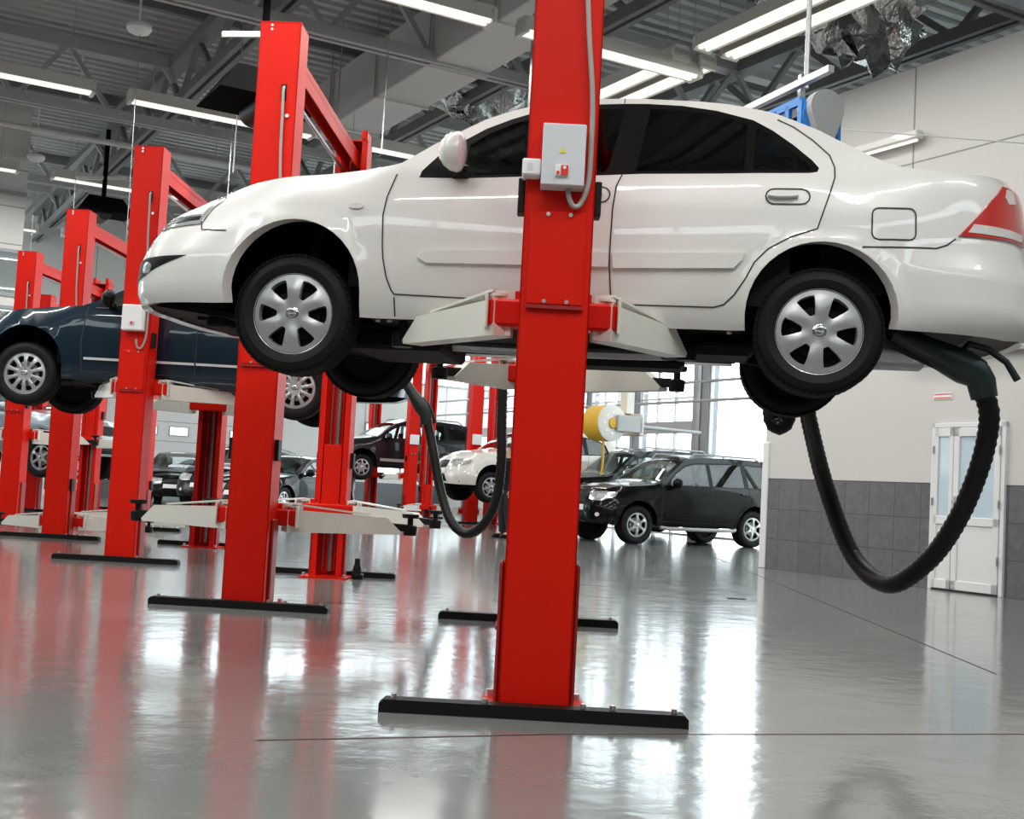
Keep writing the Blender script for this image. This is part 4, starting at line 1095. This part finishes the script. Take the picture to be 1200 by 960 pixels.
for i, uu in enumerate((3.6, 9.8, 16.0, 22.2, 28.4, 34.6)):
    truss('cross_truss', (V0 + .1, uu), (VS - .15 if uu > UE else V1 - .1, uu), 7.15, 8.25, 'grey zigzag steel roof truss spanning across the hall above the light rows', 'roof trusses across the hall', w=.15)
for i, vv in enumerate((1.2, 5.2, 9.2, 13.2, 17.2)):
    truss('long_truss', (vv, U0 + .1), (vv, (U1 if vv > 3.6 else UB) - .1), 7.45, 8.25, 'dark steel roof truss running the length of the hall along the lifts', 'roof trusses along the hall', w=.16, mm='truss_dark', bay=2.0)
# purlins: flat dark beams under the deck
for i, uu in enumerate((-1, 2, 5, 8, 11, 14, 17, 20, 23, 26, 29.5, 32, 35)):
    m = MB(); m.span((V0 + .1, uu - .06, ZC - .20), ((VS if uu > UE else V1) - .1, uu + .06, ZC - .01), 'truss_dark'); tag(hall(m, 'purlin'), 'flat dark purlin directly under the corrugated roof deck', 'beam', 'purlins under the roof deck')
# ventilation duct
e = empty('ventilation_duct', H(7.9, 0, 7.1), HALL, 'large square pale sheet metal ventilation duct under the roof', 'duct')
m = MB(); m.span((-.45, 6.5, 0), (.45, 21.0, .95), 'duct', bev=.02); m.build('duct_run', e)
for q in (8, 10, 12, 14, 16, 18, 20):
    m = MB(); m.span((-.48, q, -.03), (.48, q + .05, .98), 'duct'); m.build('flange', e)
    
    for sx in (-.5, .5): m = MB(); m.tube([(sx, q + .02, 0), (sx, q + .02, 1.4)], .012, 'truss_grey', 6); m.build('hanger', e)
# torn reflective insulation foil
for i, (vv, uu, z, a) in enumerate(((9.3, 17.0, 7.8, .2), (8.6, 18.2, 7.6, 1.1), (10.3, 18.8, 7.9, 2.0), (11.4, 12.5, 7.6, .5), (12.0, 11.6, 7.3, 1.5))):
    m = MB(); n = 7; vs = []
    for p in range(n):
        for q in range(n):
            vs.append(((p / (n - 1) - .5) * 1.5 + .1 * math.sin(q * 2.1), (q / (n - 1) - .5) * .9 + .12 * math.sin(p * 1.7), .16 * math.sin(p * 1.3 + q * 1.9 + i)))
    m.add(vs, [(p * n + q, p * n + q + 1, (p + 1) * n + q + 1, (p + 1) * n + q) for p in range(n - 1) for q in range(n - 1)], 'foil', smooth=True)
    o = m.build('insulation_foil', fixn=False); o.location = H(vv, uu, z); o.rotation_euler = (.3, .35, a); sm = o.modifiers.new('t', 'SOLIDIFY'); sm.thickness = .012
    tag(o, 'crumpled silver insulation foil hanging under the roof deck', 'insulation', 'loose foil under the roof')
# ------------------------------------------------------------------ lights
def area(name, p, rot, sx, sy, e, col=(1, 1, 1)):
    l = bpy.data.lights.new(name, 'AREA'); l.shape = 'RECTANGLE'; l.size = sx; l.size_y = sy; l.energy = e; l.color = col
    o = bpy.data.objects.new(name, l); COL.objects.link(o); o.location = p; o.rotation_euler = rot; return o
def tube_light(p, ang, L, label, group, hang=1.4, watt=95):
    e = empty('tube_light', p, ang, label, 'light', group)
    m = MB(); m.prism([(-.15, -.05), (-.10, .14), (.10, .14), (.15, -.05), (.11, .02), (-.11, .02)], -L / 2, L / 2, 'fixture', axis='x'); m.build('housing', e)
    m = MB()
    for s in (-1, 1): m.tube([(-L / 2 + .06, s * .06, -.035), (L / 2 - .06, s * .06, -.035)], .034, 'tube_lamp', 10)
    m.build('tube', e)
    for s in (-1, 1): m = MB(); m.span((s * (L / 2 - .06), -.14, -.08), (s * L / 2, .14, .10), 'fixture', bev=.01); m.build('end_cap', e)
    for s in (-.38, .38): m = MB(); m.tube([(s * L, 0, .12), (s * L, 0, hang)], .006, 'truss_grey', 5); m.build('hanger_wire', e)
    lo = area('tube_glow', (0, 0, -.10), (0, 0, 0), L - .2, .16, watt, (1, .98, .94)); lo.parent = e
for uu, v_list, nm in ((6.7, (-3.3, .1, 3.5, 6.9), 'nearest'), (.5, (-3.3, .1, 3.5, 6.9), 'hindmost'), (19.1, (-3.6, -.35, 1.75 + .25, 5.3, 8.5, 11.7), 'middle'), (25.3, (-1.7, 1.7, 5.05, 8.4, 11.8, 15.2), 'far'), (12.9, (-4.2, -1.0, 2.2, 5.4, 8.55), 'near'), (31.5, (3, 6.3, 9.6, 12.9), 'farthest')):
    if uu == 19.1: v_list = (-1.6, 1.8, 5.3, 8.65, 12.0, 15.4)
    for vv in v_list:
        tube_light(H(vv, uu, 6.6), HALL, {19.1: 3.0}.get(uu, 2.75), 'long hanging double tube light in the %s cross row' % nm, '%s cross row of tube lights' % nm, watt=(150 if uu < 13 and vv < 6 else 90 if vv < 8 else 60))
for vv in (9.55, 10.0):
    for uu in (7.6, 10.9, 14.2, 17.3):
        tube_light(H(vv, uu, 6.75), HALL + R(90), 2.9, 'long hanging tube light in the pair of rows beside the blue hose reel', 'paired tube lights along the hall', watt=28)
m = MB(); m.tube([(V0 + 4, 22, 6.6), (13, 22, 6.6)], .05, 'duct', 10)
for q in (-2, 2, 6, 10): m.tube([(q, 22, 6.6), (q, 22, 7.2)], .008, 'truss_grey', 5)
tag(hall(m, 'overhead_pipe'), 'horizontal pale pipe hanging between two rows of tube lights', 'pipe')
for i, (vv, uu) in enumerate(((3.7, 18.2), (3.7, 22.8), (3.65, 27.4))):
    e = empty('ceiling_dome', H(vv, uu, 7.4), 0, ('largest and nearest', 'middle', 'smallest and farthest')[i] + ' of the three white round detectors hanging at upper left', 'detector')
    m = MB(); m.lathe([(0, -.10), (.08, -.10), (.15, -.07), (.185, -.02), (.18, .03), (.13, .06), (.07, .07), (.05, .09), (0, .09)], 'dome_white', n=28); m.build('dome', e)
    m = MB(); m.tube([(0, 0, .08), (0, 0, 1.15)], .018, 'dome_white', 8); m.build('stem', e)
    m = MB(); m.tube([(.02, 0, -.09), (.05, 0, -3.6 + .5 * i)], .006, 'galvanised', 5); m.build('pull_wire', e)
# pale hanging wires
for i, (vv, uu, z0) in enumerate(((6.4, 15.2, 5.4), (6.9, 18.3, 5.3), (7.7, 13.5, 4.9), (4.9, 17.0, 5.2), (5.7, 20.0, 4.6), (8.9, 16.5, 4.5))):
    m = MB(); m.tube([(0, 0, 0), (.01, 0, 8.4 - z0)], .010 if i != 2 else .03, 'galvanised', 5); o = m.build('hanging_rod'); o.location = H(vv, uu, z0)
    tag(o, 'thin pale vertical rod hanging from the roof above the white car', 'rod', 'thin rods hanging from the roof')
# black pendant hoods
for i, (x, y, z, s) in enumerate(((-3.12, 14.0, 5.2, 1.0), (-8.05, 23.2, 5.75, .82))):
    e = empty('hose_hood', (x, y, z), HALL, ('large black hose drum hood hanging beside the top of the tallest near post', 'small black hose drum hood hanging above the distant posts')[i], 'hose drum')
    m = MB(); vs = [(-.62, -.5, 0), (.62, -.5, 0), (.62, .5, 0), (-.62, .5, 0), (-.38, -.3, .36), (.38, -.3, .36), (.38, .3, .36), (-.38, .3, .36)]
    m.add([Vector(q) * s for q in vs], [(0, 1, 2, 3), (4, 7, 6, 5), (0, 4, 5, 1), (1, 5, 6, 2), (2, 6, 7, 3), (3, 7, 4, 0)], 'hood_black'); m.build('hood', e)
    m = MB(); m.lathe([(0, -.3 * s), (.16 * s, -.3 * s), (.16 * s, .3 * s), (0, .3 * s)], 'hose', (0, 0, -.02), axis='y', n=20); m.build('drum', e)
    m = MB(); m.tube([(0, 0, .3 * s), (0, 0, 7.4 - z)], .045, 'hood_black', 8); m.beam((-.5, 0, .75 * s), (.4, 0, .95 * s), .06, .06, 'arm_white'); m.build('suspension_post', e)
# ------------------------------------------------------------------ hose reels
def corrugated(pts, r, name, parent=None, step=.020, m='hose'):
    P = spline(pts, 14); L = [0]
    for a, b in zip(P, P[1:]): L.append(L[-1] + (b - a).length)
    n = int(L[-1] / step); out = []; rr = []; j = 0
    for i in range(n + 1):
        s = L[-1] * i / n
        while j < len(P) - 2 and L[j + 1] < s: j += 1
        t = (s - L[j]) / max(1e-6, L[j + 1] - L[j]); out.append(P[j].lerp(P[j + 1], min(1, t))); rr.append(r * (1.0 if i % 2 else .90))
    b = MB(); b.tube(out, rr, m, 16); return b.build(name, parent)
def nozzle(name, p, d, label, s=1.0):
    e = empty(name, p, 0, label, 'exhaust nozzle'); d = Vector(d).normalized(); sd = Vector((-d.y, d.x, 0)).normalized(); up = Vector((0, 0, 1))
    m = MB()
    P = [d * t for t in (-.30, -.12, .0, .08, .16)]
    m.tube([q * s for q in P], [.052 * s, .060 * s, .075 * s, .082 * s, .070 * s], 'nozzle', 18)
    m.tube([(d * .14) * s, (d * .17 + up * -.03) * s, (d * .19 - up * .10) * s], [.070 * s, .068 * s, .062 * s], 'nozzle', 18)
    m.build('funnel', e)
    m = MB(); m.tube([q * s for q in ((d * .06 + up * .06), (d * .10 + up * .12), (d * .20 + up * .14), (d * .30 + up * .12), (d * .36 + up * .06))], [.016 * s, .018 * s, .017 * s, .016 * s, .018 * s], 'nozzle', 10); m.build('lever', e)
    m = MB(); m.tube([q * s for q in (d * -.34 - up * .055, d * -.52 - up * .05)], [.045 * s, .012 * s], 'black_steel', 8); m.tube([q * s for q in (d * -.05 - up * .05, d * -.34 - up * .055)], .025 * s, 'black_steel', 8); m.build('clamp', e)
    return e
# A: white car
nz = Vector((2.07, 5.80, 1.65)); nd = Vector((1, .02, -.42)).normalized()
nozzle('exhaust_nozzle', nz, nd, 'dark green black exhaust nozzle clamped below the rear bumper of the white car')
pix = [(2.29, 5.95, 1.53), (2.34, 5.98, 1.4), (2.33, 6.05, 1.17), (2.28, 6.2, 0.89), (2.2, 6.4, 0.66), (2.08, 6.65, 0.52), (1.97, 6.95, 0.65), (1.87, 7.2, 1.03), (1.82, 7.4, 1.37), (1.78, 7.5, 1.64), (1.76, 7.56, 1.82), (1.735, 7.62, 1.72), (1.73, 7.64, 1.50), (1.715, 7.65, 1.425), (1.68, 7.66, 1.40), (1.645, 7.68, 1.425), (1.63, 7.7, 1.50), (1.63, 7.75, 1.73), (1.68, 8.1, 2.4), (1.80, 8.6, 3.1), (1.96, 8.9, 3.6)]
corrugated([nz + nd * .14] + pix, .052, 'exhaust_hose'); tag(bpy.context.scene.collection.objects['exhaust_hose'], 'thick black corrugated hose hanging in a deep loop from the tailpipe of the white car', 'hose')
e = empty('hose_reel', (2.04, 9.0, 3.72), HALL + R(90) - R(8), 'blue hose reel with grey end plate hanging above the back of the white car', 'hose reel')
m = MB(); L = .24
for s in (-1, 1):
    for z in (-.13, .13): m.beam((-L, s * .16, z), (L, s * .16, z), .03, .06, 'reel_blue')
    for x in (-L, -.08, .08, L): m.beam((x, s * .16, -.13), (x, s * .16, .13), .05, .03, 'reel_blue')
for x in (-L, L):
    m.span((x - .01, -.17, -.15), (x + .01, .17, .15), 'reel_blue')
m.span((-L, -.16, -.17), (L, .16, -.15), 'reel_blue'); m.build('frame', e)
m = MB(); m.lathe([(0, -L + .02), (.14, -L + .02), (.14, -L + .04), (.10, -L + .05), (.10, L - .05), (.14, L - .04), (.14, L - .02), (0, L - .02)], 'hood_black', axis='x', n=24); m.build('drum', e)
m = MB(); pl = [(.145 * math.cos(q), .08 + .135 * math.sin(q)) for q in [R(d) for d in range(-20, 201, 20)]] + [(-.06, -.16), (0, -.21), (.06, -.16)]
m.prism(pl, -L - .10, -L - .02, 'reel_grey', axis='x'); m.build('end_plate', e, 'grey drop-shaped end plate')
m = MB(); pl2 = [(.17 * math.cos(q), .02 + .18 * math.sin(q)) for q in [R(d) for d in range(0, 360, 30)]]
m.prism(pl2, -L - .04, -L + .0, 'reel_blue', axis='x'); m.build('guard', e)
m = MB(); m.span((-.02, -.02, .15), (.02, .02, .42), 'galvanised'); m.beam((-.5, .10, .30), (1.0, .10, .30), .05, .05, 'galvanised'); m.tube([(-.06, 0, .3), (-.06, 0, 4.2)], .02, 'galvanised', 8); m.build('mount', e)
# yellow reel by the windows
e = empty('hose_reel', (1.95, 26.0, 2.42), HALL + R(8), 'yellow hose reel with grey flange on a grey bracket by the bright windows', 'hose reel'); e.scale = (.85, .85, .85)
m = MB(); m.lathe([(0, -.30), (.44, -.30), (.46, -.1), (.45, .1), (.44, .3), (0, .3)], 'reel_yellow', axis='y', n=32); m.build('drum', e)
m = MB(); m.lathe([(0, -.36), (.36, -.36), (.46, -.345), (.46, -.31), (0, -.30)], 'fixture', axis='y', n=32); m.lathe([(0, -.40), (.12, -.40), (.14, -.36)], 'reel_yellow', axis='y', n=16)
for k in range(8): m.lathe([(0, 0), (.02, 0), (.02, .02), (0, .02)], 'bolt', (.26 * math.cos(k * .785), -.37, .26 * math.sin(k * .785)), axis='y', n=6)
m.build('flange', e)
m = MB(); m.span((.1, -.45, -.2), (.95, -.38, .22), 'reel_grey', bev=.02); m.span((.85, -.45, -.26), (1.0, .35, .3), 'fixture', bev=.02); m.span((.7, -.1, .3), (.95, .15, 1.6), 'arm_white'); m.tube([(1.0, 0, 0), (3.5, 0, 0)], .05, 'reel_grey', 8); m.build('bracket', e)
m = MB(); m.tube(spline([(-.15, -.2, -.4), (-.12, -.2, -.9), (-.15, -.2, -1.3)], 5), .03, 'reel_yellow', 8); m.build('hose_end', e)
# ------------------------------------------------------------------ row of lifts on the near side
LA = [(-.73, .84), (.68, .78)]
make_lift('two_post_lift', (.155, 5.23), (.19, 8.42), 1.70, LA, [(-.66, .62), (.86, .62)], 'nearest red two-post lift in the foreground, raised and carrying the white saloon', box='grey')
make_lift('two_post_lift', (-1.80, 8.72), (-1.66, 11.68), .63, [(-1.02, .55), (1.05, .62)], [(-1.0, .6), (1.05, .55)], 'empty red two-post lift with lowered arms behind the front wheel of the white car', pump=True)
make_lift('two_post_lift', (-3.80, 12.30), (-3.72, 15.25), 1.74, [(-.62, .62), (.98, .66)], [(-.75, .6), (.62, .6)], 'red two-post lift with white box, carrying the dark blue saloon', box='white')
make_lift('two_post_lift', (-5.66, 15.55), (-5.55, 18.5), .20, [(-.98, .5), (1.0, .5)], [(-1.0, .5), (1.0, .5)], 'red two-post lift with arms near the floor, behind the front of the blue saloon')
make_lift('two_post_lift', (-7.60, 18.85), (-7.45, 21.8), 1.35, [(-.95, .6), (1.0, .6)], [(-.9, .6), (.9, .6)], 'farthest red two-post lift at the left edge of the picture', box=None)
# lifts of the far side, placed across the hall
GL = [(-.6, .6), (.6, .6)]
make_lift('two_post_lift', (-2.63, 32.8), (-3.97, 35.5), 1.10, GL, GL, 'distant red lift carrying the dark grey off-road car', box='small', conduit=False)
make_lift('two_post_lift', (-.90, 30.5), (-2.22, 33.1), .30, [(-.9, .4), (.9, .4)], [(-.9, .4), (.9, .4)], 'distant empty red lift between the grey and the pale crossover', box='small', conduit=False)
make_lift('two_post_lift', (1.22, 27.9), (-.40, 30.6), .75, GL, GL, 'distant red lift carrying the pale crossover', box='small', conduit=False)
make_lift('two_post_lift', (-9.15, 23.6), (-9.0, 26.6), .75, GL, GL, 'distant red lift carrying the silver estate at the far left', conduit=False)
# ------------------------------------------------------------------ cars
ws = white_spec()
root, wc = build_car('sedan_car', (.263, 6.60), R(-8.3), 'white four-door saloon with six-spoke wheel covers, raised on the nearest lift', ws, 1.53)
# underside of the white car: exhaust line and silencer, undertray
m = MB(); m.tube(spline([(-1.1, -.1, .17), (-.4, -.05, .15), (.6, -.05, .15), (1.1, -.12, .22), (1.3, -.2, .24)], 6), .03, 'galvanised', 10); m.build('exhaust_pipe', root)
m = MB(); m.lathe([(0, -.17), (.08, -.17), (.095, -.15), (.095, .17), (.08, .19), (0, .19)], 'galvanised', (1.62, -.38, .17), axis='x', n=20); m.tube([(1.3, -.2, .24), (1.5, -.38, .17)], .028, 'galvanised', 8); m.tube([(1.78, -.38, .17), (1.95, -.42, .17)], .026, 'galvanised', 8); m.build('silencer', root)
m = MB(); m.add([(-2.05, -.62, .235), (-2.05, .62, .235), (-1.1, .62, .12), (-1.1, -.62, .12), (-2.05, -.62, .26), (-2.05, .62, .26), (-1.1, .62, .16), (-1.1, -.62, .16)], [(0, 1, 2, 3), (4, 7, 6, 5), (0, 4, 5, 1), (1, 5, 6, 2), (2, 6, 7, 3), (3, 7, 4, 0)], 'underbody')
for k in range(5): m.box((-1.75 + k * .16, -.50 + .1 * (k % 3), .175 - .01 * k), (.12, .14, .05), 'underbody', bev=.01)
m.box((-.85, 0, .14), (.5, .7, .10), 'underbody', bev=.02); m.box((.2, .35, .15), (.9, .3, .09), 'underbody', bev=.03); m.box((1.3, 0, .16), (.3, 1.1, .09), 'underbody', bev=.03); m.box((.75, -.3, .16), (.5, .4, .1), 'underbody', bev=.04)
for x in (-.86, -.80, .86): m.lathe([(0, 0), (.014, 0), (.014, .01), (0, .01)], 'bolt', (x, -.70, .185), n=8)
m.build('undertray', root)
m = MB()
m.add([(-.60, -.42, .93), (-.40, -.42, .96), (-.36, -.1, .97), (-.55, -.1, .95)], [(0, 1, 2, 3)], 'plate_white'); 
SB = gen_spec('sedan', 'paint_blue'); SB['droop'] = .09; SB['mirror_paint'] = 0
build_car('sedan_car', (-3.66, 13.42), R(1.2), 'dark blue four-door saloon with ten-spoke wheels, raised on the lift with the white box', SB, 1.605)
nzb = Vector((-1.0, 12.9, 1.79)); ndb = Vector((.55, 0, -.75)).normalized()
nozzle('exhaust_nozzle', nzb, ndb, 'black exhaust nozzle on the tailpipe of the dark blue saloon', .95)
corrugated([nzb + ndb * .15, (-.84, 12.88, 1.42), (-.8, 12.85, 1.26), (-.7, 12.8, 0.87), (-.57, 12.7, 0.56), (-.4, 12.6, 0.44), (-.23, 12.5, 0.54), (-.11, 12.45, 0.81), (-.08, 12.4, 1.2), (-.1, 12.4, 1.72), (-.09, 12.4, 2.16), (.05, 12.45, 2.9), (.22, 12.5, 4.2), (.26, 12.5, 7.0)], .052, 'exhaust_hose', step=.03)
tag([o for o in COL.objects if o.name.startswith('exhaust_hose') and not o.get('label')][0], 'black corrugated hose hanging in a loop behind the dark blue saloon', 'hose')
def backed(px, py, spec): return (px, py)
SX = gen_spec('cross', 'paint_dark_grey'); SX['droop'] = .08; SX['cat'] = 'car'
r, c = build_car('crossover_car', (-3.22, 34.35), HALL, 'dark grey five-door off-road car on a raised distant lift', SX, 1.02); suv_extras(r, SX, steps=False)
SM = gen_spec('cross', 'paint_pearl'); SM['droop'] = .08
r, c = build_car('crossover_car', (.36, 28.9), HALL, 'pale cream crossover on a low raised lift, half hidden by the nearest post', SM, .66)
SP = gen_spec('suv', 'paint_black')
r, c = build_car('off_road_car', (3.30, 24.75), HALL, 'black off-road car with side steps standing on the floor left of the white wall', SP, 0); suv_extras(r, SP)
SQ = gen_spec('suv', 'paint_black')
r, c = build_car('off_road_car', (2.75, 28.75), HALL, 'taller black off-road car parked behind the nearer black one', SQ, .06); suv_extras(r, SQ); r.scale = (1.08, 1.06, 1.10)
SS = gen_spec('suv', 'paint_silver'); SS['droop'] = .08
r, c = build_car('estate_car', (-9.72, 24.0), R(180) - R(20), 'silver blue estate raised on a lift at the far left, facing right', SS, .74)
SF = gen_spec('sedan', 'paint_black'); SF['wheel'] = 'suv5'
build_car('sedan_car', (-9.4, 35.2), R(100), 'black car seen head-on in front of the white sectional door', SF, 0)
SG = gen_spec('sedan', 'paint_black'); SG['wheel'] = 'suv5'
build_car('sedan_car', (-5.45, 30.2), R(68), 'black saloon parked on the floor between two red posts, nose towards the camera', SG, 0)
SH = gen_spec('cross', 'paint_black')
build_car('crossover_car', (-7.1, 32.6), R(75), 'black car just visible beside the red post in front of the white wall', SH, 0)
# ------------------------------------------------------------------ person behind the nearest post
def person(x, y, yaw):
    e = empty('person', (x, y, 0), yaw, 'person in dark clothes standing far behind the nearest red post, only one leg showing', 'person')
    J = {'pel': (0, 0, .95), 'sp': (0, .01, 1.15), 'ch': (0, .01, 1.35), 'nk': (0, 0, 1.50), 'hd': (0, -.02, 1.62), 'tp': (0, 0, 1.75)}
    vs = list(J.values()); rad = [(.15, .11), (.13, .10), (.16, .11), (.055, .055), (.085, .10), (.06, .07)]; es = [(i, i + 1) for i in range(5)]
    for s in (-1, 1):
        o = len(vs)
        vs += [(s * .10, 0, .88), (s * .12, -.02, .50), (s * .13, .02, .10), (s * .14, -.13, .05)]; rad += [(.095, .10), (.065, .07), (.045, .05), (.04, .035)]
        es += [(0, o), (o, o + 1), (o + 1, o + 2), (o + 2, o + 3)]
        o = len(vs)
        vs += [(s * .19, .01, 1.42), (s * .25, .03, 1.15), (s * .25, -.06, .92), (s * .25, -.09, .85)]; rad += [(.06, .06), (.045, .045), (.032, .032), (.04, .022)]
        es += [(2, o), (o, o + 1), (o + 1, o + 2), (o + 2, o + 3)]
        h = len(vs) - 1
        for k in range(5):
            a = len(vs); dx = (-.03 + .017 * k); l = (.05, .075, .085, .078, .06)[k]
            if k == 0: vs += [(s * .25 + s * -.035, -.11, .845), (s * .25 - s * .04, -.13, .80)]
            else: vs += [(s * .25, -.10 + dx * 1.2, .80), (s * (.24), -.105 + dx * 1.3, .80 - l * .8)]
            rad += [(.010, .010), (.008, .008)]; es += [(h, a), (a, a + 1)]
    me = bpy.data.meshes.new('body'); me.from_pydata(vs, es, []); o = bpy.data.objects.new('body', me); COL.objects.link(o); o.parent = e
    me.materials.append(MATS['skin'])
    sk = o.modifiers.new('skin', 'SKIN'); sv = me.skin_vertices[0].data
    for i, r in enumerate(rad): sv[i].radius = r
    sv[0].use_root = True
    ss = o.modifiers.new('sub', 'SUBSURF'); ss.levels = 2; ss.render_levels = 2; sk.use_smooth_shade = True
    m = MB()
    for s in (-1, 1): m.tube([(s * .075, 0, .98), (s * .10, 0, .86), (s * .12, -.02, .50), (s * .13, .02, .12), (s * .13, .02, .06)], [.125, .118, .090, .080, .082], 'trouser', 16)
    m.build('trousers', e)
    m = MB(); m.tube([(0, 0, .90), (0, .01, 1.1), (0, .01, 1.3), (0, 0, 1.44), (0, 0, 1.50)], [.185, .17, .195, .16, .075], 'seat_fabric', 20)
    for s in (-1, 1): m.tube([(s * .13, .01, 1.41), (s * .20, .01, 1.40), (s * .25, .03, 1.15), (s * .25, -.05, .94)], [.08, .078, .06, .048], 'seat_fabric', 14)
    m.build('jacket', e)
    for s in (-1, 1):
        m = MB(); m.tube([(s * .13, .09, .045), (s * .13, .02, .055), (s * .135, -.08, .045), (s * .14, -.17, .03), (s * .14, -.20, .025)], [.035, .052, .046, .036, .014], 'trim_black', 14); m.span((s * .14 - .04, -.19, 0), (s * .14 + .04, .11, .02), 'trim_black', bev=.008); m.build('shoe', e)
    m = MB(); m.lathe([(0, .155), (.05, .145), (.085, .10), (.10, .04), (.098, -.02), (.09, -.05)], 'hair', (0, .012, 1.625), n=20, a0=R(-20), a1=R(200)); m.lathe([(0, .155), (.05, .145), (.085, .10), (.098, .075)], 'hair', (0, .012, 1.625), n=20); m.build('hair', e)
    m = MB()
    for s in (-1, 1): m.box((s * .032, -.098, 1.64), (.022, .008, .008), 'trim_black')
    m.box((0, -.112, 1.61), (.02, .03, .035), 'skin', bev=.008); m.box((0, -.10, 1.575), (.04, .008, .007), 'sign_red'); m.build('face', e)
person(.0, 23.0, R(-60))
# ------------------------------------------------------------------ floor marks
m = MB(); m.span((2.14, 11.62, 0.001), (2.30, 11.72, .006), 'black_steel'); tag(m.build('floor_drain'), 'small dark metal plate in the pale floor near the tiled wall', 'drain cover')
m = MB(); m.beam((-.83, 4.34, .0015), (.26, 4.74, .0015), .012, .001, 'floor_line'); m.beam((.26, 4.74, .0015), (2.4, 5.32, .0015), .008, .001, 'floor_line'); m.beam((2.9, 7.2, .0015), (3.42, 20.65, .0015), .008, .001, 'seam'); tag(m.build('trim_21'), kind='structure')
# ------------------------------------------------------------------ light
w = bpy.data.worlds.new('sky'); SC.world = w; w.use_nodes = True; nt = w.node_tree; bg = nt.nodes['Background']
bg.inputs[0].default_value = (.90, .97, 1, 1); bg.inputs[1].default_value = 5.5

# ------------------------------------------------------------------ camera
f = 1433.0; p = R(3.7); r = R(3.1)
fw = Vector((0, math.cos(p), math.sin(p))); up0 = Vector((0, -math.sin(p), math.cos(p))); rt0 = Vector((1, 0, 0))
RT = rt0 * math.cos(r) + up0 * math.sin(r); UP = up0 * math.cos(r) - rt0 * math.sin(r)
cam = bpy.data.cameras.new('camera'); cam.sensor_width = 36; cam.lens = 36 * f / 1200; cam.clip_start = .05; cam.clip_end = 300
co = bpy.data.objects.new('camera', cam); COL.objects.link(co)
M = Matrix((RT, UP, -fw)).transposed().to_4x4(); M.translation = (0, 0, .925); co.matrix_world = M
SC.camera = co
SC.view_settings.view_transform = 'Standard'; SC.view_settings.look = 'None'; SC.view_settings.gamma = 1; SC.view_settings.exposure = 0.0
SC.view_settings.use_curve_mapping = False
